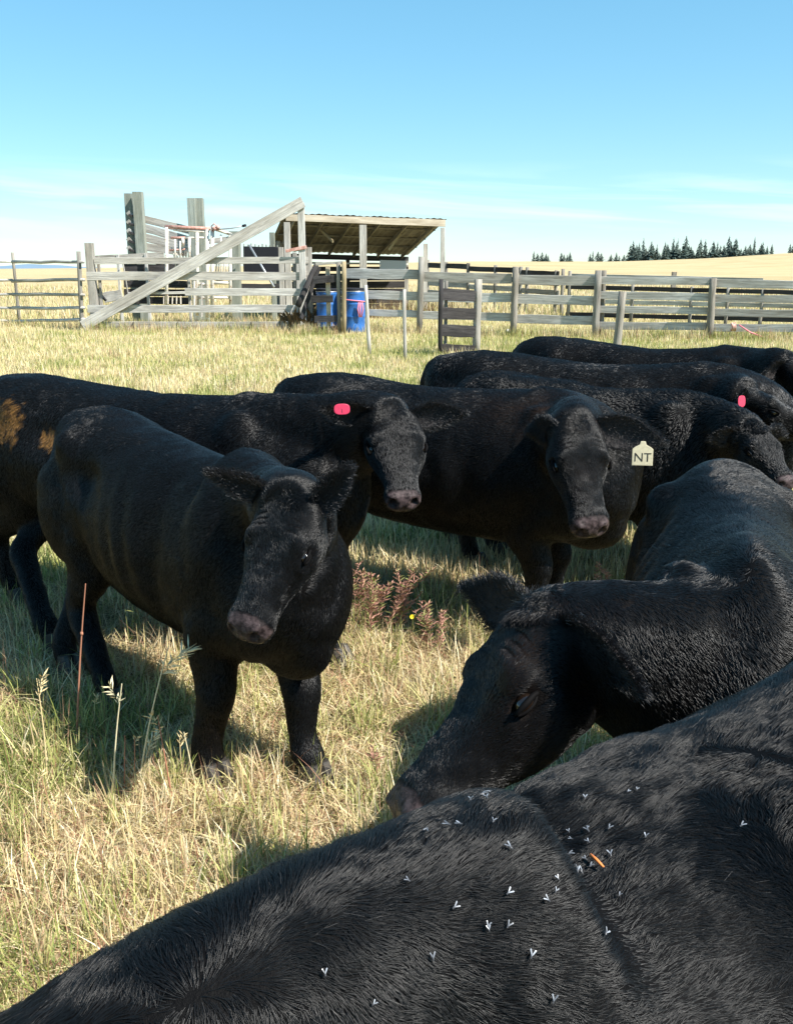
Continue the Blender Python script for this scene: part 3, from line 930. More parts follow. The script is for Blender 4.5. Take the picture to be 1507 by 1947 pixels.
# --- dark plank alley behind the corral
f = empty('plank_alley', (-7.2, 30, 0), 0, 'dark boarded alley behind the corral rails with a grey top board', 'fence')
for (ya, w) in ((509, 13), (524, 13), (540, 13), (556, 13), (571, 13)):
    hrail('plank', (236, ya), (359, ya + 1), 30, 30, w, WM['dark'], f)
hrail('top_board', (182, 491), (312, 485), 29.9, 29.9, 10, WM['grey'], f)
for x, t in ((224, 484), (277, 482), (357, 492)): vpost('post', x, t, 29.85, 5, WM['pale'], f)
board('leaning_board', pt(234, 500, 29.7), pt(248, 582, 29.2), .07, .03, WM['grey'], f)
board('leaning_board', pt(228, 530, 29.7), pt(233, 582, 29.2), .12, .03, WM['tan'], f)

# --- loading chute with tall posts
f = empty('loading_chute', (-8, 31.5, 0), 0, 'wooden loading chute with four tall posts and sloping side boards', 'loading chute')
vpost('post', 244, 368, 31.5, 13, WM['treated'], f)
vpost('post', 262, 365, 31.2, 17, WM['treated'], f)
vpost('post', 364, 377, 31.2, 14, WM['treated'], f)
vpost('post', 379, 377, 31.4, 14, WM['treated'], f)
for k in range(5):
    hrail('rung', (245, 408 + 16.5 * k), (256, 412 + 16.5 * k), 31.1, 31.1, 4, WM['dark'], f, n=1)
    board('cleat', pt(243, 403 + 16.5 * k, 31.15), pt(250, 411 + 16.5 * k, 31.15), .14, .06, WM['grey'], f, n=1)
for (a, b, w) in (((268, 414), (362, 438), 12), ((268, 431), (360, 456), 13), ((268, 449), (358, 470), 13), ((268, 467), (350, 478), 12)):
    hrail('side_board', a, b, 31.35, 31.35, w, WM['grey'], f)
    hrail('side_board', (a[0] + 6, a[1] + 3), (b[0] + 6, b[1] + 3), 32.4, 32.4, w, WM['grey'], f)
hrail('ramp_floor', (262, 486), (420, 530), 31.8, 31.8, 8, WM['dark'], f, t=1.0)
vpost('post', 445, 440, 31.5, 17, WM['treated'], f)
hrail('side_board', (380, 462), (452, 452), 31.7, 31.7, 9, WM['grey'], f)
hrail('side_board', (380, 476), (452, 470), 31.7, 31.7, 9, WM['grey'], f)

# --- steel squeeze chute
MET = {}
m = Mat('chalky_white_paint', (0.66, 0.62, 0.55), .5, .4); co = m.coord('Object')
m.color(m.ramp(m.noise(9, 5, .7, co), [(0.34, (.30, .17, .10)), (0.46, (.66, .61, .53)), (1, (.76, .73, .67))])); MET['white'] = m.m
m = Mat('faded_red_paint', (0.45, 0.13, 0.10), .55, .4); co = m.coord('Object')
m.color(m.ramp(m.noise(11, 5, .7, co), [(0.3, (.22, .12, .09)), (0.5, (.50, .25, .20)), (0.7, (.62, .48, .42))])); MET['red'] = m.m
m = Mat('galvanised', (0.45, 0.46, 0.47), .45, .5, .6); MET['zinc'] = m.m
m = Mat('black_rubber', (0.012, 0.013, 0.018), .7, .3); MET['black'] = m.m
f = empty('squeeze_chute', (-5.7, 29.2, 0), 0, 'white and red steel cattle squeeze chute with levers behind the brace board', 'cattle chute')
Yc = 29.2
def up_(px, a, b, r=.03, mat='white', y=Yc, name='upright', px2=None): pipe(name, [pt(px, a, y), pt(px2 or px, b, y)], r, MET[mat], f)
for px, a, b, r in ((317, 432, 600, .055), (333, 455, 500, .03), (343, 458, 500, .03), (348, 452, 470, .05), (360, 452, 500, .045), (375, 442, 600, .05), (394, 436, 604, .055), (404, 436, 604, .06), (420, 446, 480, .03), (438, 448, 600, .05)): up_(px, a, b, r)
for (a, b, r, mt) in (((314, 431), (400, 435), .055, 'red'), ((330, 437), (398, 441), .03, 'white'), ((325, 452), (352, 452), .035, 'red'), ((404, 434), (440, 446), .045, 'white'), ((436, 446), (456, 452), .035, 'white'), ((350, 452), (390, 452), .03, 'white'), ((408, 468), (440, 462), .04, 'red'), ((406, 474), (436, 470), .03, 'white'), ((322, 476), (352, 474), .03, 'red'), ((366, 540), (394, 540), .04, 'white'), ((404, 538), (438, 538), .05, 'white'), ((366, 566), (440, 566), .04, 'white')):
    pipe('cross_bar', [pt(*a, Yc + .02), pt(*b, Yc + .02)], r, MET[mt], f)
for k in range(7):
    x = 326 + 5.4 * k; pipe('side_bar', [pt(x, 470, Yc + .3), pt(x + 4 + .3 * k, 480, Yc + .3), pt(x + 8, 500, Yc + .3), pt(x + 9, 512, Yc + .3)], .024, MET['white'], f, 6)
for k in range(7):
    x = 404 + 5 * k; pipe('side_bar', [pt(x + 4, 490, Yc + .3), pt(x, 530, Yc + .3)], .024, MET['white'], f, 6)
pipe('lever', [pt(404, 440, Yc - .1), pt(402, 430, Yc - .1), pt(407, 425, Yc - .1), pt(412, 430, Yc - .1), pt(412, 440, Yc - .1)], .022, MET['red'], f, 6)
pipe('lever', [pt(410, 437, Yc - .1), pt(440, 434, Yc - .1), pt(466, 429, Yc - .1)], .02, MET['zinc'], f, 6)
pipe('lever_grip', [pt(461, 430, Yc - .1), pt(468, 428, Yc - .1)], .04, MET['black'], f, 6)
for (x, y_) in ((406, 432), (412, 430), (425, 458), (421, 462)): pipe('red_fitting', [pt(x, y_, Yc - .12), pt(x + 4, y_ + 5, Yc - .12)], .07, MET['red'], f, 6)
for k in range(5): board('lower_panel', pt(312 + 8 * k, 563, Yc), pt(312 + 8 * k, 578, Yc), .11, .02, MET['white'], f, n=1)
board('lower_panel', pt(370, 534, Yc - .1), pt(370, 582, Yc - .1), .16, .03, MET['white'], f, n=1)
board('lower_panel', pt(384, 536, Yc - .05), pt(384, 602, Yc - .05), .2, .03, WM['grey'], f, n=1)

# --- dark stock tank / plank pen between chute and shed
f = empty('board_pen', (-4.3, 30, 0), 0, 'small pen of pale green upright boards over a dark panel beside the shed', 'fence')
for k in range(11): board('board', pt(457 + 7 * k, 462 + 1.2 * (k % 3) + .5 * k * .5, 32), pt(457 + 7 * k, 496, 32), .11, .03, WM['treated'], f, n=1)
vpost('post', 517, 442, 32.2, 9, WM['treated'], f)
hrail('dark_panel', (463, 480), (534, 482), 31.8, 31.8, 22, MET['black'], f)
hrail('dark_panel', (463, 512), (534, 512), 31.8, 31.8, 24, MET['black'], f)
pipe('prop_pipe', [pt(474, 466, 31), pt(521, 546, 30)], .035, MET['zinc'], f)
hrail('low_rail', (450, 546), (534, 546), 31.9, 31.9, 12, WM['dark'], f)
vpost('post', 534, 470, 31.0, 9, WM['grey'], f)
vpost('post', 560, 480, 29.0, 8, WM['grey'], f)
vpost('post', 568, 486, 28.8, 10, WM['pale'], f)

# ------------------------------------------------------------------ open shed
f = empty('open_shed', (0, 34, 0), 0, 'open fronted lean to shed with corrugated roof and pale posts', 'shed')
FR = pt(846, 423, 34); FL = pt(545, 412, 32.7)
BR = pt(776, 487, 39); dv = BR - FR
BL = FL + dv
edge = (FR - FL).normalized()
m = Mat('shade_darkened_rusty_roof', (0.28, 0.22, 0.18), .6, .3, .0); co = m.coord('Object')
m.color(m.ramp(m.noise(3, 6, .7, co), [(0.35, (.085, .075, .065)), (0.6, (.16, .145, .13)), (1, (.22, .21, .2))])); roofm = m.m  # roof colour darkened to deepen the shade under it
NC = 96; nrow = 6
rv, rf = [], []
FL2, FR2 = FL - edge * .10, FR + edge * .04
for layer in (0, 1):
    for i in range(nrow + 1):
        for j in range(NC + 1):
            p = FL2.lerp(FR2, j / NC) + dv * (-.015 + 1.05 * i / nrow)
            z = .014 * math.cos(j * math.pi / 2) + .012 * math.sin(j * .37) + .10 - layer * .008
            rv.append((p.x, p.y, p.z + z))
H2 = (nrow + 1) * (NC + 1)
for i in range(nrow):
    for j in range(NC):
        a = i * (NC + 1) + j; rf.append((a, a + 1, a + NC + 2, a + NC + 1)); rf.append((H2 + a, H2 + a + NC + 1, H2 + a + NC + 2, H2 + a + 1))
for j in range(NC): rf.append((j, H2 + j, H2 + j + 1, j + 1))
shape('roof', rv, rf, roofm, f)
board('front_beam', FL + Vector((0, -.06, -.03)) - edge * .02, FR + Vector((0, -.06, -.03)), .22, .05, WM['tan'], f, n=6)
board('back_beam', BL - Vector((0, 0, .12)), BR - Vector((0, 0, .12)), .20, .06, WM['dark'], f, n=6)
for k in range(6):
    t = (k + .3) / 5.6
    a = FL.lerp(FR, t); b = BL.lerp(BR, t)
    board('rafter', a + dv * .02 - Vector((0, 0, .03)), b - Vector((0, 0, .03)), .14, .05, WM['post'], f, n=2)  # darker wood puts the shade under the roof into the rafters
for k in range(3):
    t = (k + 1) / 4; a = FL + dv * t; b = FR + dv * t
    board('purlin', a + Vector((0, 0, .055)), b + Vector((0, 0, .055)), .05, .09, WM['post'], f, n=3)
gz = -.05
def spost(P, w=.16, mat='pale', top=-.18): return board('post', (P.x, P.y, gz), (P.x, P.y, P.z + top), w, w, WM[mat], f, n=3)
spost(FL + edge * .0, .2); spost(FL.lerp(FR, .47) - Vector((0, .0, 0)), .24); spost(FR - edge * .08, .15)
spost(FR + dv * .45 - edge * .06, .15); spost(BR - edge * .08, .15, 'grey'); spost(FL + dv * .5, .16, 'grey'); spost(BL.lerp(BR, .55), .15, 'dark')
board('corner_brace', FL.lerp(FR, .28) + Vector((0, .1, -.75)), FL.lerp(FR, .24) + dv * .25 + Vector((0, 0, -.05)), .09, .05, WM['brown'], f, n=1)
board('corner_brace', FL.lerp(FR, .70) + dv * .3 + Vector((0, 0, -.62)), FL.lerp(FR, .78) + dv * .3 + Vector((0, 0, -.05)), .09, .05, WM['brown'], f, n=1)
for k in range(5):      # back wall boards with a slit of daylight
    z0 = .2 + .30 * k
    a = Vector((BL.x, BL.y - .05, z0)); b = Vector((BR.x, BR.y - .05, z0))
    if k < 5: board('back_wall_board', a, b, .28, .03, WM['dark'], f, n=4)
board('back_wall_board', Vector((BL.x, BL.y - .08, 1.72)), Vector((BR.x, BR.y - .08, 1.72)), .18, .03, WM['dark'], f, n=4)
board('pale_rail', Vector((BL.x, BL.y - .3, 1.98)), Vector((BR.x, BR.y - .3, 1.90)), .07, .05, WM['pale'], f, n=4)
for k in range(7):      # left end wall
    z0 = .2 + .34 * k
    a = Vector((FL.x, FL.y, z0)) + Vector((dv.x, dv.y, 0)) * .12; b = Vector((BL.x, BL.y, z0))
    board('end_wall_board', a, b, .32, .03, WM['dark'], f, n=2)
board('feed_box', pt(722, 503, 36.5), pt(772, 505, 36.5), .35, .5, MET['zinc'], f, n=1)

# ------------------------------------------------------------------ tied brace posts, leaning beam, barrels
f = empty('gate_brace', (-2.2, 26, 0), 0, 'short stub fence with a split post and dark cross boards before the blue barrels', 'fence')
vpost('post', 653, 497, 25.9, 9, WM['brown'], f, round_=True, px_top=654)
vpost('post', 643, 499, 26.0, 8, WM['post'], f, round_=True)
vpost('post', 623, 506, 26.2, 8, WM['tan'], f)
hrail('top_pole', (600, 502), (650, 499), 26.1, 26.0, 5, WM['grey'], f)
hrail('cross_board', (596, 533), (640, 529), 26.1, 26.0, 13, WM['dark'], f)
hrail('cross_board', (592, 569), (633, 568), 26.1, 26.0, 13, WM['dark'], f)
hrail('cross_board', (598, 607), (640, 606), 26.1, 26.0, 12, WM['dark'], f)
hrail('cross_board', (600, 626), (642, 624), 26.1, 26.0, 8, WM['dark'], f)
o = board('leaning_beam', pt(601, 504, 26.7), pt(566, 582, 26.3), .075, 0, WM['dark'], None, round_=True, r1=.085)
tag(o, 'dark round pole leaning against the corner post of the corral', 'pole')
o = board('leaning_beam', pt(607, 508, 26.8), pt(572, 606, 26.4), .11, .06, WM['dark'], None)
tag(o, 'dark flat plank leaning beside the dark round pole near the barrels', 'plank')
o = board('latch_bar', pt(543, 477, 26.9), pt(583, 470, 26.9), .09, .05, MET['red'], None, n=1)
tag(o, 'faded red latch bar fixed across the tall post by the shed', 'latch')

m = Mat('blue_barrel_plastic', (0.012, 0.10, 0.48), .38, .5); co = m.coord('Object')
m.color(m.ramp(m.noise(5, 5, .6, co), [(0.3, (.016, .085, .30)), (0.7, (.04, .17, .48))])); bluem = m.m
def barrel(c, r, h, label):
    b = empty('plastic_barrel', (c.x, c.y, float(ground_h(c.x, c.y)) - .02), 0, label, 'barrel', 'blue barrels by the brace posts')
    prof = [(0, .0), (.93, 0), (.98, .03), (.985, .10), (1.0, .12), (1.0, .14), (.985, .16), (.99, .34), (1.02, .36), (1.02, .385), (.99, .40), (.99, .62), (1.02, .64), (1.02, .665), (.99, .68), (.985, .86), (1.03, .88), (1.03, .905), (.97, .92), (.95, .94)]
    V, F, k = [], [], 28
    for (rr, zz) in prof:
        for j in range(k): V.append((r * rr * math.cos(2 * math.pi * j / k), r * rr * math.sin(2 * math.pi * j / k), h * zz))
    for i in range(len(prof) - 1):
        for j in range(k): F.append((i * k + j, i * k + (j + 1) % k, (i + 1) * k + (j + 1) % k, (i + 1) * k + j))
    me = bpy.data.meshes.new('drum'); me.from_pydata(V, [], F); me.polygons.foreach_set('use_smooth', np.full(len(F), True)); mesh_obj('drum', me, bluem, b)
    V, F = [], []
    lp = [(.96, .93), (1.04, .935), (1.04, .985), (.97, 1.0), (.9, .985), (0.001, .985)]
    for (rr, zz) in lp:
        for j in range(k): V.append((r * rr * math.cos(2 * math.pi * j / k), r * rr * math.sin(2 * math.pi * j / k), h * zz))
    for i in range(len(lp) - 1):
        for j in range(k): F.append((i * k + j, i * k + (j + 1) % k, (i + 1) * k + (j + 1) % k, (i + 1) * k + j))
    me = bpy.data.meshes.new('lid'); me.from_pydata(V, [], F); mesh_obj('lid', me, MET['black'], b)
    V, F = tube_geo([(r * 1.045 * math.cos(a), r * 1.045 * math.sin(a), h * .928) for a in np.linspace(0, 2 * np.pi, 33)], .008, 6)
    me = bpy.data.meshes.new('lid_ring'); me.from_pydata(V, [], F); mesh_obj('lid_ring', me, MET['zinc'], b)
    return b
barrel(pt(623, 600, 26.9), .31, 1.22, 'blue plastic barrel behind the dark cross boards, left of the other one')
bb = barrel(pt(672, 600, 26.7), .33, 1.24, 'blue plastic barrel with pink twine round it, right of the split post')
m = Mat('pink_twine', (0.75, 0.24, 0.28), .7, .2); twm = m.m
cb = bb.location; tw = []
for a in np.linspace(math.pi * 1.02, math.pi * 1.95, 16): tw.append((cb.x + .345 * math.cos(a), cb.y + .345 * math.sin(a), .93 - .10 * (a - math.pi) / math.pi))
ob = pipe('twine', tw, .016, twm, None, 6); tag(ob, 'pink twine wrapped round the upper part of the right blue barrel', 'twine')
kn = empty('twine_knot', (0, 0, 0), 0, 'pink knotted twine tail hanging down the front of the blue barrel', 'twine')
for dx in (0, .05, .11): pipe('strand', [pt(682 + dx * 60, 575, 26.3), pt(680 + dx * 90, 588, 26.3), pt(683 + dx * 40, 603, 26.32)], .02, twm, kn, 5)

# ------------------------------------------------------------------ long plank fence on the right
fy = line_y(655, 27.2, 1507, 23.2)
f = empty('plank_fence', (5, 25, 0), 0, 'long grey three and five rail plank fence on the right', 'fence')
P3 = [(797, 488, 12), (976, 507, 13), (1133, 514, 14), (1351, 529, 14), (1600, 540, 14)]
for (px, top, w) in P3: vpost('post', px, top, fy(px) - .1, w, WM['post'], f, round_=True, px_top=px + 4)
vpost('post', 1148, 514, fy(1148) + .15, 10, WM['post'], f, round_=True)
for (xa, xb, rails) in ((655, 797, ((520, 522, 18), (559, 563, 16), (593, 597, 12))), (797, 972, ((526, 530, 18), (565, 566, 17), (599, 603, 15))), (978, 1132, ((532, 534, 17), (568, 572, 17), (606, 610, 16))),
                        (1138, 1351, ((533, 535, 14), (561, 565, 14), (588, 591, 13), (619, 621, 14), (646, 646, 9))), (1351, 1600, ((539, 543, 15), (567, 570, 14), (594, 598, 14), (623, 625, 14), (648, 652, 10)))):
    for (ya, yb, w) in rails: hrail('rail', (xa, ya), (xb, yb), fy(xa), fy(xb), w, WM['pale'], f)
cd = empty('cord', (0, 0, 0), 0, 'red cord tied to the plank fence and trailing along the lower rail', 'cord')
pipe('cord_tail', [pt(1404, 618, 23.4), pt(1425, 632, 23.3), pt(1452, 642, 23.2)], .02, twm, cd, 5)
for k in range(3): pipe('cord_wrap', [pt(1390 + 3 * k, 614, 23.5), pt(1393 + 2 * k, 622, 23.45), pt(1390 + 3 * k, 629, 23.5)], .03, MET['red'], cd, 5)

f = empty('board_gate', (1.4, 20, 0), 0, 'short dark board panel with four wide planks and a pale round end post', 'gate')
vpost('post', 838, 531, 19.8, 9, WM['dark'], f, round_=True)
vpost('post', 848, 534, 20.1, 7, WM['post'], f, round_=True)
vpost('post', 906, 531, 20.4, 15, WM['grey'], f, round_=True, px_top=909)
for (ya, yb, w) in ((559, 563, 21), (595, 597, 21), (628, 631, 22), (662, 665, 16)): hrail('plank', (836, ya), (902, yb), 19.9, 20.3, w, WM['dark'], f, t=.05)

o = vpost('lone_post', 1174, 554, 18.8, 16, WM['post'], None, round_=True, px_top=1183); tag(o, 'thick round grey post standing alone in front of the plank fence', 'post')
o = vpost('stake', 702, 542, 20, 7, WM['pale'], None, round_=True, px_top=695); tag(o, 'thin pale stake leaning left, just right of the barrels', 'stake')
o = vpost('stake', 770, 550, 18.6, 7, WM['grey'], None, round_=True, px_top=768); tag(o, 'thin upright grey stake between the leaning stake and the board gate', 'stake')

# back pens beyond the right fence
f = empty('back_pen_fence', (6, 38, 0), 0, 'dark railed pen fence receding behind the long plank fence', 'fence')
by = line_y(800, 44, 1080, 34)
pp_ = [(813, 494), (848, 498), (890, 500), (942, 504), (990, 507), (1002, 508), (1057, 514), (1070, 511)]
for (px, top) in pp_: vpost('post', px, top, by(px), 7, WM['post'], f, round_=True)
for (a, b, ya, yb) in ((805, 892, 504, 507), (892, 990, 511, 514), (990, 1062, 518, 521)):
    for k in range(4): hrail('rail', (a, ya + k * 17), (b, yb + k * 18), by(a), by(b), 9, WM['dark'] if k < 2 else WM['grey'], f)
f = empty('far_right_fence', (12, 30, 0), 0, 'lower pen rails showing dark between the boards at the far right', 'fence')
gy = line_y(1080, 33, 1507, 28)
for (px, top) in ((1083, 515), (1203, 538), (1315, 545), (1384, 546), (1450, 550), (1530, 552)): vpost('post', px, top, gy(px), 7, WM['post'], f, round_=True)
for (a, b, ya, yb) in ((1075, 1203, 545, 549), (1203, 1384, 549, 553), (1384, 1540, 553, 557)):
    for k in range(3): hrail('rail', (a, ya + k * 26), (b, yb + k * 26), gy(a), gy(b), 8, WM['dark'] if k != 1 else WM['pale'], f)
hrail('rail', (1085, 522), (1450, 531), 40, 36, 4, WM['pale'], f)
o = vpost('field_post', 1281, 517, 62, 8, WM['post'], None); tag(o, 'short dark post standing alone in the tan field beyond the fence', 'post')
st = gpt(968, 632)
bmv = Shell(); bmv.ellipsoid((0, 0, .05), (.12, .1, .09), None, 10, 7); me = bmv.mesh('stone')
V = get_co(me); V *= (1 + .25 * fnoise(V, 9, 2, 2))[:, None]; set_co(me, V)
m = Mat('white_stone', (.62, .60, .56), .8, .2); o = mesh_obj('stone', me, m.m); o.location = (st.x, st.y, float(ground_h(st.x, st.y))); tag(o, 'white stone lying at the foot of the plank fence', 'stone')

# ------------------------------------------------------------------ conifers on the far rise
m = Mat('hazy_conifer_needles', (0.03, 0.05, 0.035), .8, .2)
oi = m.node('ShaderNodeObjectInfo')
m.color(m.ramp(oi.outputs['Random'], [(0, (.050, .078, .070)), (.5, (.070, .100, .085)), (1, (.095, .120, .100))])); ndm = m.m  # needle greens lifted and blued, so haze sits in the colour
m = Mat('conifer_bark', (0.12, 0.09, 0.07), .9, .1); brk = m.m
crowns = []
for v in range(5):
    r_ = random.Random(40 + v); V, F = [], []
    lay = 15
    for i in range(lay):
        t = i / (lay - 1); z = .14 + .84 * t; rad = (.22 + .05 * v % .08) * (1 - t) ** (.8 + .1 * v) + .012
        for k in range(9):
            a = r_.uniform(0, 6.28); rr = rad * r_.uniform(.45, 1.25); dz = r_.uniform(-.02, .02)
            c = Vector((math.cos(a) * rr, math.sin(a) * rr, z - .05 * (1 - t) + dz)); s = Vector((-math.sin(a), math.cos(a), 0)) * rr * .35
            b = len(V); V += [(0, 0, z + .05 + dz), tuple(c + s), tuple(c - s * .3 - Vector((0, 0, .02))), tuple(c - s)]; F += [(b, b + 1, b + 2), (b, b + 2, b + 3)]
    me = bpy.data.meshes.new('crown'); me.from_pydata(V, [], F); me.materials.append(ndm); crowns.append(me)
V, F = tube_geo([(0, 0, -.06), (0, 0, .5), (0, 0, .97)], [.018, .012, .003], 6)
trunk_me = bpy.data.meshes.new('trunk'); trunk_me.from_pydata(V, [], F); trunk_me.materials.append(brk)
tree_px = []
rt = random.Random(5)
for x in np.arange(1198, 1470, 3.8):
    tree_px.append((x + rt.uniform(-2.5, 2.5), rt.choice([470, 474, 466, 462, 477]) - (6 if 1260 < x < 1300 or 1380 < x < 1400 else 0)))
for x, t in ((1210, 461), (1241, 466), (1269, 458), (1304, 455), (1386, 452), (1398, 460), (1434, 458), (1450, 460)): tree_px.append((x, t))
for x in (1014, 1022, 1029, 1037, 1043, 1066, 1072, 1078, 1084, 1122, 1128, 1136, 1142, 1160, 1170, 1178, 1186): tree_px.append((x + rt.uniform(-1.5, 1.5), rt.uniform(477, 484)))
for x, t in ((1502, 462), (1508, 466), (1514, 460)): tree_px.append((x, t))
tree_px.sort()
cnt_ = {}
for k, (x, t) in enumerate(tree_px):
    stand = 'dense' if 1195 < x < 1495 else ('thin' if x <= 1195 else 'edge')
    cnt_[stand] = cnt_.get(stand, 0) + 1
    big = x > 1195
    y = 455 + rt.uniform(0, 40)
    p = pt(x, t, y); g = float(ground_h(p.x, y)) - .3
    h = max(3.0, p.z - g)
    q_ = ordinal(cnt_[stand])
    lab = {'dense': q_ + ' dark conifer from the left in the dense stand on the skyline',
           'thin': q_ + ' small conifer from the left in the thin skyline line before the dense stand',
           'edge': q_ + ' conifer of the last clump on the skyline at the right edge'}[stand]
    e = empty('conifer', (p.x, y, g), rt.uniform(0, 6.28), lab, 'tree', 'conifers in the dense stand' if big and x < 1495 else ('conifers in the thin line' if not big else 'conifers at the right edge'))
    w = h * rt.uniform(.8, 1.9)
    w *= rt.uniform(.75, 1.0)
    e.scale = (w, w, h * rt.uniform(.75, 1.25))
    mesh_obj('crown', crowns[k % 5], None, e); mesh_obj('trunk', trunk_me, None, e)
# ------------------------------------------------------------------ the herd
DENS = 1.0
K = lambda n: int(n * DENS)
cowA = build_cow('young black cow facing the camera with its head turned aside and both ears up',
    (-1.42, 4.08), (-.50, 3.06), 1.18, pt(552, 948, 2.62), pt(455, 1192, 2.42), roll=0.12, drop=.05,
    ears=(dict(tip=pt(668, 876, 2.56), face=(.3, -1, .1), w=.66), dict(tip=pt(392, 888, 2.62), face=(-.5, -1, 0), w=.72)),
    feet={'fl': gpt(602, 1490), 'fr': gpt(412, 1488), 'hr': gpt(195, 1330), 'hl': gpt(120, 1262)}, voxel=.009, coat=K(260000), hair_r=.0007, hair_len=.017, seed=3, width=.80, relief=1.25, head_scale=1.03, head_w=1.06, neck_thick=.92)
cowB = build_cow('large black cow with brown dung patches on its rump and a pink ear tag',
    (-2.18, 4.97), (-.64, 4.12), 1.215, pt(748, 782, 3.78), pt(768, 940, 3.50), roll=0.0,
    ears=(dict(tip=pt(888, 778, 3.82), face=(.2, -1, -.2)), dict(tip=pt(612, 770, 3.58), face=(-.2, -1, -.2))),
    feet={'fl': gpt(645, 1262), 'hl': gpt(78, 1222)}, belly=.05, voxel=.012, coat=K(170000), hair_r=.0009, hair_len=.02, seed=5, neck_thick=1.0, head_scale=1.08, head_w=1.10,
    stain=[(pt(20, 800, 4.55), (.105, .3, .10)), (pt(100, 834, 4.4), (.055, .3, .05))])
cowC = build_cow('black cow broadside with a white NT ear tag, looking at the camera',
    (-.62, 5.15), (.72, 4.45), 1.20, pt(1098, 805, 3.95), pt(1128, 1000, 3.72), roll=-.05,
    ears=(dict(tip=pt(1268, 835, 3.95), face=(.1, -1, -.1), w=1.25), dict(tip=pt(1000, 818, 4.05), face=(-.2, -1, -.2))),
    voxel=.012, coat=K(170000), hair_r=.0009, hair_len=.02, seed=8, head_scale=1.04, head_w=1.06, brown=[(pt(1000, 780, 4.25), (.28, .3, .10), .35), (pt(1110, 860, 3.8), (.12, .2, .12), .15)])  # brown shoulder patch paints the sun's reddish sheen into the coat colour
cowD = build_cow('black curly coated cow standing behind the NT tagged cow, head turned to the right',
    (.42, 5.55), (1.46, 4.88), 1.165, pt(1432, 815, 4.4), pt(1505, 915, 4.10), neck_thick=.88, drop=.02, voxel=.014, coat=K(70000), hair_r=.0012, hair_len=.024, seed=11, lift=.6)
cowE = build_cow('black cow with a pink ear tag, second from the back of the herd',
    (.26, 6.10), (1.78, 5.30), 1.24, pt(1415, 740, 4.95), pt(1580, 810, 4.8), voxel=.014, coat=K(60000), hair_r=.0012, hair_len=.022, lift=.2, seed=13)
cowF = build_cow('black cow farthest back in the herd, nearest the rail fence',
    (.95, 7.1), (2.2, 6.2), 1.26, pt(1500, 685, 5.7), pt(1640, 765, 5.4), voxel=.016, coat=K(40000), hair_r=.0013, hair_len=.022, lift=.2, seed=17)
cowG = build_cow('black cow lowering its head to graze, body stretching away to the right',
    (1.07, 2.98), (.80, 1.98), 1.17, pt(1022, 1158, 1.93), pt(775, 1488, 1.73), roll=-.35, head_scale=1.16, ridge=.4, width=.86,
    ears=(dict(tip=pt(1226, 1308, 1.63), face=(-.5, -.7, -.5), w=1.1), dict(tip=pt(876, 1105, 2.18), face=(-.2, -1, -.1))),
    voxel=.009, coat=K(260000), hair_r=.0007, hair_len=.02, seed=19, neck_thick=1.0, neck_low=.05, eye=.6, tuft=3.6, brown=[(pt(960, 1290, 1.8), (.10, .15, .12), .3), (pt(1120, 1180, 1.8), (.10, .2, .06), .15)])
cowH = build_cow('black cow filling the near foreground with flies on its back and shoulder',
    (1.12, 1.42), (.16, .98), 1.215, Vector((-.58, .60, .90)), Vector((-.78, .36, .45)),  # neck swung left, its dark shape standing in for shadow on grass
    voxel=.009, coat=K(420000), hair_r=.00033, hair_len=.024, clump=.6, swirls=.9, soft=3.2, coat_tint=(0.0026, 0.0026, 0.0029), seed=23, width=1.05, neck_thick=.86,
    extra=[(pt(1550, 1780, 1.05), (.16, .10, .25)), (pt(1230, 1490, 1.22), (.26, .12, .06))], drop=.165, neck_low=.03, dust=.02,
    vis=lambda p: ((p[:, 2] > .45) & (p[:, 1] > .3)) * 1.0 + .02)
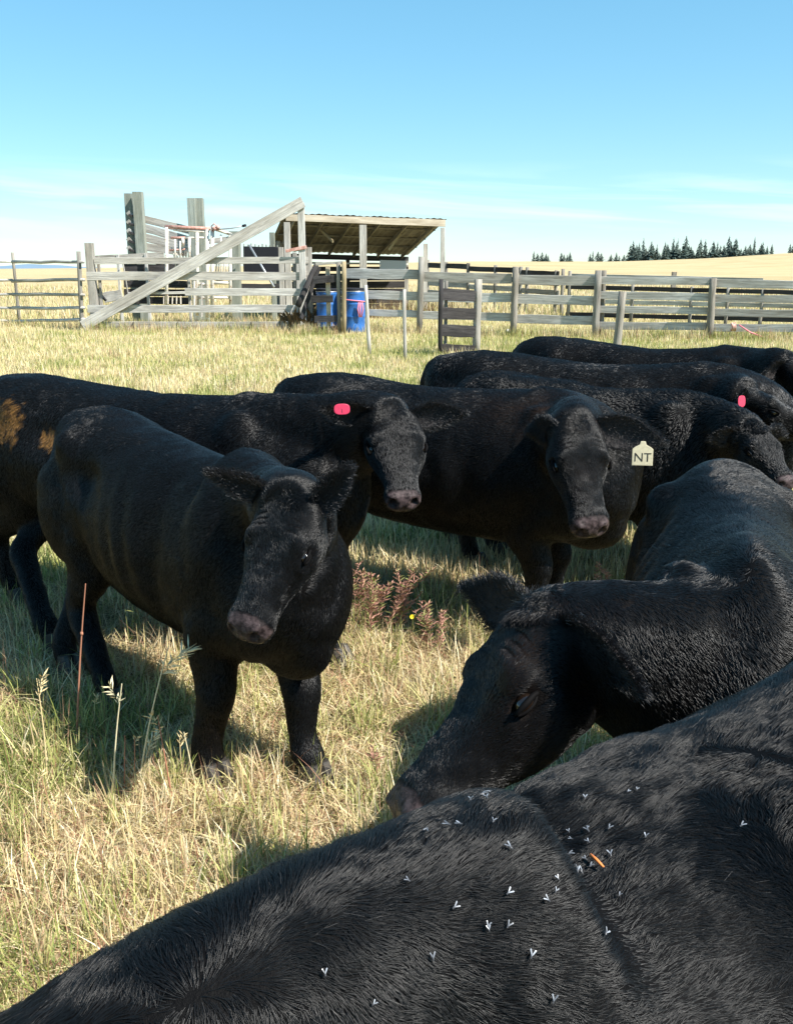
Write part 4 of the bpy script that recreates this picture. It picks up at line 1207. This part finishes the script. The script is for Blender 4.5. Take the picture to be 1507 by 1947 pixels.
# ------------------------------------------------------------------ grass
def blade_mat(name, trans=.3):
    m = Mat(name, (0.3, 0.3, 0.1), .6, .25)
    at = m.attr('tint')
    m.color(at)
    tr = m.node('ShaderNodeBsdfTranslucent'); m.l.new(at, tr.inputs['Color'])
    mx = m.node('ShaderNodeMixShader'); mx.inputs[0].default_value = trans
    out = m.n['Material Output']
    m.l.new(m.b.outputs[0], mx.inputs[1]); m.l.new(tr.outputs[0], mx.inputs[2]); m.l.new(mx.outputs[0], out.inputs['Surface'])
    return m.m
GM = blade_mat('grass_blades')
def grass(name, X, Y, L, W, lean, tint, segs, seed, droop=.5):
    r = np.random.default_rng(seed); n = len(X)
    Z = ground_h(X, Y)
    az_ = r.uniform(0, 2 * np.pi, n); dirh = np.stack([np.cos(az_), np.sin(az_), np.zeros(n)], 1)
    side_a = az_ + np.pi / 2 + r.normal(0, .5, n); side = np.stack([np.cos(side_a), np.sin(side_a), np.zeros(n)], 1)
    base = np.stack([X, Y, Z - .004], 1)
    V = []; ring = []
    for i in range(segs + 1):
        t = i / segs
        ang = lean * (1 + droop * t)
        # integrate roughly
        c = base + (dirh * np.sin(ang)[:, None] + np.array([0, 0, 1.0]) * np.cos(ang)[:, None].clip(.02)) * (L * t)[:, None]
        if i < segs:
            w = (W * (1 - .75 * t ** 1.5) / 2)[:, None]
            V += [c - side * w, c + side * w]
        else: V += [c]
    k = 2 * segs + 1
    VV = np.stack(V, 1).reshape(-1, 3)
    b = (np.arange(n) * k)[:, None]
    F = []
    for i in range(segs - 1):
        F.append(b + np.array([[2 * i, 2 * i + 1, 2 * i + 3]])); F.append(b + np.array([[2 * i, 2 * i + 3, 2 * i + 2]]))
    F.append(b + np.array([[2 * segs - 2, 2 * segs - 1, 2 * segs]]))
    FF = np.concatenate(F, 0)
    V4 = np.ascontiguousarray(VV, np.float32); F4 = np.ascontiguousarray(FF, np.int32)
    me = bpy.data.meshes.new(name)
    me.vertices.add(len(V4)); me.vertices.foreach_set('co', V4.ravel())
    me.loops.add(F4.size); me.loops.foreach_set('vertex_index', F4.ravel())
    me.polygons.add(len(F4)); me.polygons.foreach_set('loop_start', np.arange(0, F4.size, 3, dtype=np.int32))
    me.update(calc_edges=True)
    at = me.attributes.new('tint', 'FLOAT_COLOR', 'POINT')
    T = np.ones((n, k, 4), np.float32)
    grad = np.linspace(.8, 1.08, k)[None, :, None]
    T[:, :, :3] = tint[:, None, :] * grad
    at.data.foreach_set('color', T.ravel())
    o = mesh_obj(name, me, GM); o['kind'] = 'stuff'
    return o
STRAW = np.array([(0.76, 0.62, 0.36), (0.66, 0.52, 0.29), (0.82, 0.72, 0.49), (0.54, 0.41, 0.24), (0.70, 0.62, 0.30)])
GREEN = np.array([(0.25, 0.28, 0.07), (0.36, 0.38, 0.12), (0.46, 0.46, 0.17), (0.19, 0.23, 0.07), (0.56, 0.52, 0.22)])
REDD = np.array([(0.34, 0.17, 0.11), (0.42, 0.25, 0.16)])
def tints(X, Y, r, gbias=0.0, red=.03):
    P = np.stack([X, Y, np.zeros_like(X)], 1)
    g = .5 + .8 * fnoise(P, 1.5, 5, 3) + gbias
    isg = r.random(len(X)) < np.clip(g, .03, .95)
    c = np.where(isg[:, None], GREEN[r.integers(0, 5, len(X))], STRAW[r.integers(0, 5, len(X))])
    rd = r.random(len(X)) < red
    c = np.where(rd[:, None], REDD[r.integers(0, 2, len(X))], c)
    return c * r.uniform(.75, 1.2, len(X))[:, None], isg
def field(n, y0, y1, margin, power=1.0, seed=0):
    """Random ground points in the wedge seen by the camera, from y0 to y1."""
    r = np.random.default_rng(seed)
    u = r.random(n)
    y = (y0 ** (1 - power) + u * (y1 ** (1 - power) - y0 ** (1 - power))) ** (1 / (1 - power)) if power != 1 else y0 * (y1 / y0) ** u
    hw = .47 * y + margin
    x = r.uniform(-1, 1, n) * hw
    return x, y, r
GD = 1.0
def gbias(x, y):
    b = np.zeros_like(x)
    b += .50 * np.exp(-((x + 1.35) / .6) ** 2 - ((y - 2.75) / .8) ** 2)          # greener on the left
    b -= .35 * np.exp(-((x + .1) / .6) ** 2 - ((y - 3.4) / .9) ** 2)           # straw between the legs
    b += .15 * ((y > 4.2) & (y < 6)) - .1
    b += .50 * ((x > -1.0) & (y > 11) & (y < 26.5)) * np.clip((x + 1) / 4, 0, 1) + .22 * ((y > 6.5) & (y < 26.5))
    b -= .12 * ((y > 15) & (x < -3))
    b -= .35 * (y > 28)
    b -= .33 + .02 * (y > 7)
    return b
# near: matted straw lying flat
x, y, r = field(int(90000 * GD), 1.2, 5.2, .6, 1.0, 1)
t, g = tints(x, y, r, gbias(x, y) - .35, .05)
grass('grass', x, y, r.uniform(.05, .22, len(x)), r.uniform(.0022, .0050, len(x)), r.uniform(1.0, 1.5, len(x)), t, 3, 2, .05)
x, y, r = field(16000, 1.2, 5.0, .5, 1.0, 2)
t = REDD[r.integers(0, 2, len(x))] * r.uniform(.8, 1.5, len(x))[:, None]
grass('grass', x, y, r.uniform(.08, .26, len(x)), r.uniform(.0015, .0028, len(x)), np.abs(r.normal(.7, .4, len(x))), t, 3, 15, .5)
# near: standing blades
x, y, r = field(int(70000 * GD), 1.2, 5.2, .6, 1.0, 3)
P_ = np.stack([x, y, 0 * x], 1); cl = fnoise(P_, 4.5, 8, 2)
t, g = tints(x, y, r, gbias(x, y) - .05, .04)
L = r.uniform(.05, .15, len(x)) * (1 + .7 * np.clip(cl, -.6, 1)) * np.where(g, 1.15, 1.0)
grass('grass', x, y, L, r.uniform(.0028, .0062, len(x)), np.abs(r.normal(.35, .5, len(x))), t, 3, 4, .9)
# near: tufts
tx, ty, r = field(420, 1.4, 5.0, .4, 1.0, 5)
k = 26; x = (tx[:, None] + r.normal(0, .028, (len(tx), k))).ravel(); y = (ty[:, None] + r.normal(0, .028, (len(tx), k))).ravel()
keep = y > .3; x, y = x[keep], y[keep]
gr = np.repeat(r.random(len(tx)) < .62, k)[keep]
t = np.where(gr[:, None], GREEN[r.integers(0, 5, len(x))], STRAW[r.integers(0, 5, len(x))]) * r.uniform(.8, 1.2, len(x))[:, None]
grass('grass', x, y, r.uniform(.09, .22, len(x)), r.uniform(.003, .0065, len(x)), np.abs(r.normal(.35, .25, len(x))), t, 4, 6, 1.1)
# middle distance
x, y, r = field(int(110000 * GD), 5.0, 12, .8, 1.0, 7)
t, g = tints(x, y, r, gbias(x, y) - .05, .02)
grass('grass', x, y, r.uniform(.05, .15, len(x)), r.uniform(.004, .009, len(x)), np.abs(r.normal(.35, .4, len(x))), t, 2, 8, .6)
x, y, r = field(int(150000 * GD), 11.5, 34, 1.5, 1.0, 9)
P_ = np.stack([x, y, 0 * x], 1); cl = fnoise(P_, .9, 8, 3)
t, g = tints(x, y, r, gbias(x, y) - .02, .01)
tall = .85 + .7 * np.clip(cl, 0, 1) + .4 * ((y > 27.5) & (x < 0)) * np.clip(cl + .3, 0, 1) + .2 * ((x > 1) & (y > 17) & (y < 27))
grass('grass', x, y, r.uniform(.07, .18, len(x)) * tall, r.uniform(.010, .022, len(x)), np.abs(r.normal(.25, .3, len(x))), t, 1, 10, .3)
x, y, r = field(int(60000 * GD), 33, 95, 4, 1.0, 11)
t, g = tints(x, y, r, -.55, .02)
grass('grass', x, y, r.uniform(.15, .5, len(x)), r.uniform(.03, .06, len(x)), np.abs(r.normal(.2, .3, len(x))), t * .95, 1, 12, .2)
# taller dry growth round fence feet and the shed
xs_, ys_, ts_ = [], [], []
r = np.random.default_rng(13)
for (pa, pb, ya, yb, n) in ((165, 590, 26.8, 26.8, 2600), (655, 1507, 27, 23, 3600), (560, 640, 26, 26, 700), (540, 850, 33, 33, 1500), (200, 540, 29, 30, 2200), (0, 165, 30, 28, 700)):
    u = r.random(n); yy = ya + (yb - ya) * u + r.normal(0, .35, n); px = pa + (pb - pa) * u
    xs_.append((px - CXP) / F_PX * (yy * .967 + .45)); ys_.append(yy)
x, y = np.concatenate(xs_), np.concatenate(ys_)
t, g = tints(x, y, r, -.15, .12)
grass('grass', x, y, r.uniform(.10, .38, len(x)), r.uniform(.008, .018, len(x)), np.abs(r.normal(.15, .15, len(x))), t * .85, 2, 14, .6)

# ------------------------------------------------------------------ tall single stalks in the foreground
STK = {}
for nm, c in (('red', (.42, .19, .12)), ('straw', (.66, .52, .28)), ('pale', (.78, .68, .44)), ('olive', (.26, .27, .10)), ('pink', (.42, .22, .17)), ('weed', (.30, .15, .11))):
    m = Mat('stalk_' + nm, c, .7, .2); STK[nm] = m.m
def curve_pts(a, b, bow, n=10):
    a, b = Vector(a), Vector(b); s = Vector((bow, 0, 0))
    return [tuple(a.lerp(b, i / n) + s * math.sin(math.pi * i / n) * .5) for i in range(n + 1)]
def stalk(base, top, mat, label, r0=.0022, bow=0.0, head=None, hn=14, hl=.05, hw=.02, node=False, lean_head=(.3, 0, .6)):
    b = gpt(*base); tp = pt(top[0], top[1], b.y - .03)
    e = empty('grass_stalk', b, 0, label, 'grass stalk', 'tall dry grass stalks')
    P = curve_pts((0, 0, -.01), tp - b, bow)
    V, F = tube_geo(P, [1.35 * r0 * (1 - .55 * i / 10) for i in range(11)], 6)
    me = bpy.data.meshes.new('stem'); me.from_pydata(V, [], F); mesh_obj('stem', me, STK[mat], e)
    if head:
        V, F = [], []; rr = random.Random(int(base[0] * 7 + top[1]))
        end = Vector(P[-1]); up_ = Vector(lean_head).normalized()
        for i in range(hn):
            t = i / hn; c = end - (Vector(P[-1]) - Vector(P[-2])).normalized() * hl * (1 - t) * .9 + up_ * hl * t * .6 + Vector((0, 0, -.4 * hl * t * t))
            a = rr.uniform(0, 6.28); d = (up_ * .8 + Vector((math.cos(a), math.sin(a), rr.uniform(-.5, .3))) * .8).normalized()
            s = d.cross(Vector((0, 1, .2))).normalized() * .0026; q = c + d * hw * 1.3 * rr.uniform(.6, 1.2); md = c.lerp(q, .5)
            k = len(V); V += [tuple(c), tuple(md + s), tuple(q), tuple(md - s), tuple(md + Vector((0, -.0015, 0)))]; F += [(k, k + 1, k + 4), (k + 1, k + 2, k + 4), (k + 2, k + 3, k + 4), (k + 3, k, k + 4)]
        me = bpy.data.meshes.new('seed_head'); me.from_pydata(V, [], F); mesh_obj('seed_head', me, STK[head], e)
    if node:
        c = Vector(P[7]); S_ = Shell(); S_.ellipsoid(tuple(c), (.006, .005, .009), None, 8, 6); mesh_obj('node', S_.mesh('node'), STK[mat], e)
    return e
stalk((146, 1408), (163, 1110), 'red', 'tall straight reddish stalk with a single knot, left of the calf', .0034, -.01, None, node=True)
stalk((262, 1500), (322, 1225), 'pale', 'tall straw coloured stalk with a pale nodding seed head', .0026, -.02, 'pale', 40, .13, .045, lean_head=(1, 0, .5))
stalk((236, 1508), (238, 1398), 'red', 'short reddish upright stalk with a thin tip', .002)
stalk((250, 1510), (256, 1404), 'red', 'short reddish stalk with a few small seeds', .002, .01, 'straw', 8, .03, .018)
stalk((268, 1480), (288, 1402), 'straw', 'straw stalk with a feathery spiky head', .002, 0, 'pale', 16, .07, .03)
stalk((384, 1452), (384, 1335), 'red', 'thin stalk with a hooked tip in front of the dark foreleg', .0018, .012, 'straw', 5, .02, .02, lean_head=(1, 0, .1))
stalk((352, 1490), (342, 1400), 'straw', 'dry stalk leaning left with a ragged seed head', .0018, -.01, 'straw', 12, .05, .022)
stalk((374, 1500), (350, 1392), 'pale', 'pale bleached stalk leaning left beside the foreleg', .002, 0)
stalk((178, 1392), (181, 1328), 'straw', 'small brown headed stalk standing in the shade', .0016, 0, 'straw', 10, .03, .02)
stalk((247, 1230), (238, 1158), 'olive', 'thin greenish stalk forked at the tip under the belly', .0016, 0, 'olive', 3, .01, .035, lean_head=(1, 0, 0))
stalk((560, 1430), (580, 1360), 'straw', 'thin straw stalk crossing the right foreleg', .0016, .02)
stalk((590, 1500), (610, 1430), 'straw', 'short bent straw stalk at the right hoof', .0018, .03)
stalk((700, 1480), (690, 1405), 'straw', 'thin straw stalk in the dry patch right of the forelegs', .0016, 0, 'straw', 8, .04, .02)
stalk((735, 1330), (740, 1230), 'straw', 'fine upright straw stalk below the reddish weeds', .0016, 0, 'straw', 8, .04, .02)
stalk((745, 1190), (803, 1124), 'red', 'leaning reddish stalk with a tiny white flower at its tip', .003, .0, 'pale', 4, .012, .014)
stalk((300, 1560), (312, 1490), 'pale', 'broad pale blade like stalk in the front grass', .003)
stalk((215, 1540), (232, 1300), 'pale', 'tall bleached stalk with a thin drooping head, left of the nodding one', .0026, -.015, 'pale', 18, .09, .03, lean_head=(-.6, 0, .5))
stalk((90, 1500), (70, 1290), 'straw', 'tall straw stalk with a spiky head near the left edge', .0024, .015, 'straw', 18, .08, .03)
stalk((330, 1530), (300, 1360), 'red', 'tall reddish seed stalk leaning left before the foreleg', .0024, .0, 'straw', 14, .07, .028, lean_head=(-.5, 0, .6))
for i, (bx, by_, tx_, ty_) in enumerate(sorted(((60, 1560, 75, 1470), (110, 1600, 95, 1520), (30, 1470, 60, 1425), (420, 1600, 440, 1520), (470, 1570, 520, 1500), (180, 1700, 215, 1600), (520, 1540, 590, 1490)))):
    stalk((bx, by_), (tx_, ty_), 'straw', ordinal(i + 1) + ' from the left of the dry straw stalks in the sunlit front grass', .0018, .01, 'straw', 8, .04, .02)

# reddish weeds
def weed(base, top, label, n=46, mat='pink', ll=.035, sub=3):
    b = gpt(*base); tp = pt(top[0], top[1], b.y - .02); rr = random.Random(int(base[0] * 3 + base[1]))
    e = empty('willow_weed', b, 0, label, 'weed', 'reddish weeds between the cattle')
    D = tp - b
    P = curve_pts((0, 0, -.01), D, rr.uniform(-.03, .03))
    V, F = tube_geo(P, [.003 * (1 - .6 * i / 10) for i in range(11)], 6); me = bpy.data.meshes.new('stem'); me.from_pydata(V, [], F); mesh_obj('stem', me, STK['weed'], e)
    V, F = [], []
    def leaf(c, d, l, w):
        d = d.normalized(); s = d.cross(Vector((rr.uniform(-.3, .3), 1, rr.uniform(-.2, .6)))).normalized() * w; k = len(V)
        V.extend([tuple(c), tuple(c + d * l * .45 + s), tuple(c + d * l - Vector((0, 0, l * .15))), tuple(c + d * l * .45 - s)]); F.extend([(k, k + 1, k + 2), (k, k + 2, k + 3)])
    axis = [(Vector(P[0]), Vector(P[-1]))]
    for q in range(sub):
        t = rr.uniform(.4, .75); a = rr.uniform(0, 6.28); c = Vector(P[0]).lerp(Vector(P[-1]), t)
        axis.append((c, c + D.normalized() * D.length * .38 + Vector((math.cos(a), math.sin(a), 0)) * D.length * .25))
    for (a0, a1) in axis:
        m_ = int(n * 1.4) if a0 == axis[0][0] else n // 2
        for i in range(m_):
            t = .18 + .82 * i / m_ if m_ > n else i / m_
            c = a0.lerp(a1, t); a = i * 2.4 + rr.uniform(-.4, .4); out = Vector((math.cos(a), math.sin(a), rr.uniform(.5, 1.1)))
            leaf(c, out, ll * (1.15 - .6 * t) * rr.uniform(.7, 1.2), .0034)
    me = bpy.data.meshes.new('leaves'); me.from_pydata(V, [], F); me.materials.append(STK[mat]); me.materials.append(STK['olive'])
    me.polygons.foreach_set('material_index', np.array([1 if rr.random() < .3 else 0 for _ in F], dtype=np.int32))
    o = mesh_obj('leaves', me, None, e); o['kind'] = 'stuff'
    return e
WL = ['bushy reddish weed nearest the dark foreleg', 'reddish weed with an upright plume beside the yellow flower', 'reddish weed leaning far to the right', 'taller of the two small plume shaped reddish weeds near the muzzle', 'shorter of the two small plume shaped reddish weeds near the muzzle',
      'brown tufted weed at the left of the reddish weed cluster', 'straggly reddish weed behind the bushy one', 'low brown red weed in the middle of the cluster', 'reddish weed between the leaning plume and the two small ones',
      'pinkish weed standing in the sunlit grass gap behind the grazing cow', 'thin brownish weed at the right of the sunlit grass gap', 'small dark red weed at the muzzle of the grazing cow', 'low red tinged weed in the shade behind the calf foreleg']
for lb, b_, t_, n_ in zip(WL, ((656, 1212), (702, 1222), (726, 1210), (812, 1240), (838, 1246), (640, 1190), (684, 1180), (716, 1195), (760, 1200), (1136, 1128), (1165, 1130), (716, 1490), (668, 1150)), ((652, 1098), (706, 1112), (788, 1102), (814, 1168), (839, 1184), (645, 1112), (690, 1108), (722, 1136), (768, 1150), (1136, 1070), (1150, 1084), (708, 1440), (660, 1092)), (70, 66, 60, 44, 40, 54, 54, 50, 44, 34, 30, 24, 44)):
    t_ = (t_[0], t_[1] - (22 if b_[1] > 1170 and b_[0] < 850 else 0))
    weed(b_, t_, lb, n_, 'pink', .055 if n_ > 40 else .044, 3 if n_ > 40 else 1)
m = Mat('yellow_petals', (.80, .62, .03), .6, .2); ypm = m.m
for (b_, t_, lb) in (((706, 1150), (711, 1102), 'small yellow flower at the top of the reddish weeds'), ((782, 1215), (783, 1172), 'small yellow flower low beside the leaning red stalk')):
    b = gpt(*b_); tp = pt(t_[0], t_[1], b.y - .05) - b; e = empty('yellow_flower', b, 0, lb, 'flower')
    V, F = tube_geo(curve_pts((0, 0, 0), tp, .01), .0014, 5); me = bpy.data.meshes.new('stem'); me.from_pydata(V, [], F); mesh_obj('stem', me, STK['olive'], e)
    V, F = [], []
    for k in range(12):
        a = 2 * math.pi * k / 12; c = Vector((tp.x, tp.y, tp.z)); d = Vector((math.cos(a) * .012, -.004 + math.sin(a) * .006, math.sin(a) * .010)); s = Vector((-math.sin(a), 0, math.cos(a))) * .003; q = len(V)
        V += [tuple(c), tuple(c + d * .7 + s), tuple(c + d), tuple(c + d * .7 - s)]; F += [(q, q + 1, q + 2, q + 3)]
    me = bpy.data.meshes.new('petals'); me.from_pydata(V, [], F); mesh_obj('petals', me, ypm, e)
# dead weed clump at the corral corner
e = empty('dead_weed_clump', tuple(gpt(585, 628)), 0, 'brown dead weed clump at the foot of the leaning dark pole', 'weeds')
V, F = [], []
rr = random.Random(9)
for k in range(420):
    a = Vector((rr.gauss(-.1, .28), rr.gauss(-.1, .15), 0)); d = Vector((rr.gauss(.15, .35), rr.gauss(0, .3), rr.uniform(.5, 1.0))).normalized(); L_ = rr.uniform(.25, .85); s = d.cross(Vector((rr.random(), 1, 0))).normalized() * rr.uniform(.006, .016)
    q = len(V); mid = a + d * L_ * .6 + Vector((rr.gauss(0, .06), 0, 0)); V += [tuple(a - s), tuple(a + s), tuple(mid), tuple(a + d * L_ + Vector((rr.gauss(0, .1), 0, -.05)))]; F += [(q, q + 1, q + 2), (q + 1, q + 3, q + 2)]
me = bpy.data.meshes.new('stems'); me.from_pydata(V, [], F); m = Mat('dead_weed', (.15, .10, .055), .9, .1); o = mesh_obj('stems', me, m.m, e); o['kind'] = 'stuff'
e = empty('dead_weed_clump', tuple(gpt(820, 612)), 0, 'low dry brown weeds under the shed rail behind the plank fence', 'weeds')
V, F = [], []
for k in range(500):
    a = Vector((rr.uniform(-3.2, 1.0), rr.gauss(1.5, .6), -.02)); d = Vector((rr.gauss(0, .3), rr.gauss(0, .2), 1)).normalized(); L_ = rr.uniform(.3, 1.2); s = Vector((1, 0, 0)) * rr.uniform(.006, .014)
    q = len(V); V += [tuple(a - s), tuple(a + s), tuple(a + d * L_)]; F += [(q, q + 1, q + 2)]
me = bpy.data.meshes.new('stems'); me.from_pydata(V, [], F); o = mesh_obj('stems', me, m.m, e); o['kind'] = 'stuff'
# ------------------------------------------------------------------ ear tags, flies, litter on the near cow
def text_mesh(body, size, name):
    cu = bpy.data.curves.new(name, 'FONT'); cu.body = body; cu.size = size; cu.align_x = 'CENTER'; cu.align_y = 'CENTER'; cu.extrude = .0004; cu.offset = -.0004
    o = bpy.data.objects.new('t', cu); col.objects.link(o)
    me = bpy.data.meshes.new_from_object(o.evaluated_get(bpy.context.evaluated_depsgraph_get()))
    bpy.data.objects.remove(o); return me
def ear_tag(cow, idx, px, py, w, h, color, kind, text=None, yaw=0.0, label=None):
    """A plastic tag pinned through the ear; outline is real, 3 mm thick."""
    ear = cow['ears'][idx]['obj']
    Wm = cow['Wm']
    eb = Wm @ Vector(cow['ears'][idx]['base']); et = Wm @ Vector(cow['ears'][idx]['tip'])
    y = eb.lerp(et, .62).y - (.035 if kind == 'bottle' else .10)
    c = pt(px, py, y)
    if kind == 'bottle': out = [(-1, -1), (1, -1), (1, .35), (.8, .5), (.32, .72), (.22, 1.0), (-.22, 1.0), (-.32, .72), (-.8, .5), (-1, .35)]
    else: out = [(math.copysign(abs(math.cos(a)) ** .7, math.cos(a)), math.copysign(abs(math.sin(a)) ** .7, math.sin(a))) for a in np.linspace(0, 2 * np.pi, 20, endpoint=False)]
    n = len(out); V, F = [], []
    for s in (-1, 1):
        for k in (.93, 1.0)[::1]:
            for (a, b) in out: V.append((a * w / 2 * k, s * (.0016 if k < 1 else .0010), b * h / 2 * k))
    for l in range(3):
        A, B = (0, n) if l == 0 else ((n, 3 * n) if l == 1 else (3 * n, 2 * n))
        for j in range(n): q = (j + 1) % n; F.append((A + j, A + q, B + q, B + j))
    F.append(tuple(range(n))); F.append(tuple(reversed(range(2 * n, 3 * n))))
    me = bpy.data.meshes.new('ear_tag'); me.from_pydata(V, [], F)
    m = Mat('tag_plastic', color, .4, .5); co = m.coord('Object'); m.color(m.ramp(m.noise(60, 4, .6, co), [(0.3, tuple(v * .8 for v in color)), (.6, color)]))
    o = mesh_obj('ear_tag', me, m.m)
    o.parent = ear if ear is not None else None
    o.matrix_basis = (Wm.inverted()) @ Matrix.Translation(c) @ Matrix.Rotation(yaw, 4, 'Z') @ Matrix.Rotation(-.12, 4, 'X')
    if label: o['label'] = label
    if text:
        tm = text_mesh(text, h * .52, 'lettering'); im = Mat('tag_ink', (.03, .025, .02), .6, .3); tm.materials.append(im.m)
        t = bpy.data.objects.new('lettering', tm); col.objects.link(t); t.parent = ear
        t.matrix_basis = o.matrix_basis @ Matrix.Translation((0, -.0024, -h * .18)) @ Matrix.Rotation(math.pi / 2, 4, 'X')
    return o
ear_tag(cowB, 1, 650, 778, .062, .042, (.58, .035, .09), 'round', 'I', .15, 'round pink ear tag with a dark number stroke')
ear_tag(cowC, 0, 1221, 862, .088, .105, (.60, .53, .36), 'bottle', 'NT', -.12, 'cream coloured ear tag with the letters NT')
ear_tag(cowE, 1, 1409, 763, .052, .058, (.60, .04, .09), 'round', None, .5, 'pink ear tag')

from mathutils.bvhtree import BVHTree
wing_m = Mat('fly_wing', (.30, .32, .35), .3, .5)
oi = wing_m.node('ShaderNodeObjectInfo'); wing_m.color(wing_m.ramp(oi.outputs['Random'], [(0, (.07, .075, .085)), (1, (.36, .38, .42))])); wing_m = wing_m.m
flyb_m = Mat('fly_body', (.05, .05, .055), .4, .5).m
def tri_bvh(cow):
    me = cow['body'].data; V = [cow['Wm'] @ v.co for v in me.vertices]
    return BVHTree.FromPolygons(V, [tuple(p.vertices) for p in me.polygons])
bvhH = tri_bvh(cowH)
S_ = Shell(); S_.ellipsoid((-.0005, 0, .0018), (.0040, .0019, .0016), None, 8, 6); S_.ellipsoid((.0032, 0, .0020), (.0012, .0013, .0011), None, 8, 5)
fly_body = S_.mesh('body'); fly_body.materials.append(flyb_m)
def wing(sd):
    V = [(.001, 0, .0030), (-.002, sd * .0022, .0034), (-.0062, sd * .0046, .0036), (-.0078, sd * .0042, .0033), (-.0070, sd * .0024, .0032), (-.003, sd * .0008, .0032)]
    V2 = [(a, b, c + .0003) for a, b, c in V]
    F = [tuple(range(6)), tuple(reversed(range(6, 12)))] + [(i, 6 + i, 6 + (i + 1) % 6, (i + 1) % 6) for i in range(6)]
    me = bpy.data.meshes.new('wing'); me.from_pydata(V + V2, [], F); me.materials.append(wing_m); return me
wings = (wing(1), wing(-1))
def place_on(bvh, px, py, lift=.012):
    o0 = Vector((0, 0, CAM_H)); d = (pt(px, py, 1.0) - o0).normalized()
    hit, no, _, _ = bvh.ray_cast(o0, d)
    return (hit, no) if hit is not None else (None, None)
FL = [(918,1520),(926,1526),(895,1530),(932,1515),(812,1585),(852,1577),(874,1576),(937,1570),(1082,1588),(1087,1602),(1117,1582),(1118,1586),(1119,1608),(1158,1582),(1193,1512),(1210,1508),(1112,1524),(1082,1632),(1094,1662),(1088,1660),(1122,1654),(1113,1641),(1055,1674),(1051,1697),(1036,1713),(963,1700),(860,1726),(1176,1708),(926,1768),(924,1762),(962,1761),(1142,1778),(1005,1816),(818,1820),(1047,1899),(707,1906),(616,1851),(1410,1576),(1227,1598),(967,1618),(775,1680),(1160,1632)]
rf_ = random.Random(3)
FL.sort()
nf_ = 0
for k, (x, y) in enumerate(FL):
    hit, no = place_on(bvhH, x, y)
    if hit is None: continue
    p = hit + no * .0055
    # head of the fly points down the picture: wings spread upwards
    f_ = Vector((rf_.gauss(0, .75), -.75 + rf_.gauss(0, .4), -.5)); f_ = (f_ - no * f_.dot(no)).normalized(); s_ = no.cross(f_)
    nf_ += 1
    lab = ordinal(nf_) + ' fly from the left among those sitting on the near black cow'
    e = empty('fly', p, 0, lab, 'fly', 'flies on the near cow')
    e.empty_display_size = .01
    sc_ = rf_.uniform(.5, .85)
    M = Matrix(((f_.x, s_.x, no.x, 0), (f_.y, s_.y, no.y, 0), (f_.z, s_.z, no.z, 0), (0, 0, 0, 1))); M.translation = p
    e.matrix_basis = M @ Matrix.Scale(sc_, 4)
    mesh_obj('body', fly_body, None, e); mesh_obj('wing', wings[0], None, e); mesh_obj('wing', wings[1], None, e)
def litter(a, b, mat, name, label, cat, r=.0022):
    h0, n0 = place_on(bvhH, *a); h1, n1 = place_on(bvhH, *b)
    if h0 is None or h1 is None: return
    V, F = tube_geo([tuple(h0 + n0 * .010), tuple((h0 + h1) / 2 + n0 * .011), tuple(h1 + n1 * .010)], [r, r, r * .6], 6)
    o = shape(name, V, F, mat, None, True); tag(o, label, cat)
litter((1122, 1637), (1147, 1660), Mat('orange_needle', (.75, .22, .06), .6, .3).m, 'dry_needle', 'orange dry needle lying among the flies on the near cow', 'needle')
litter((922, 1484), (962, 1464), Mat('pale_straw', (.70, .64, .50), .7, .2).m, 'straw_piece', 'pale piece of straw caught on the back of the near cow', 'straw', .0016)
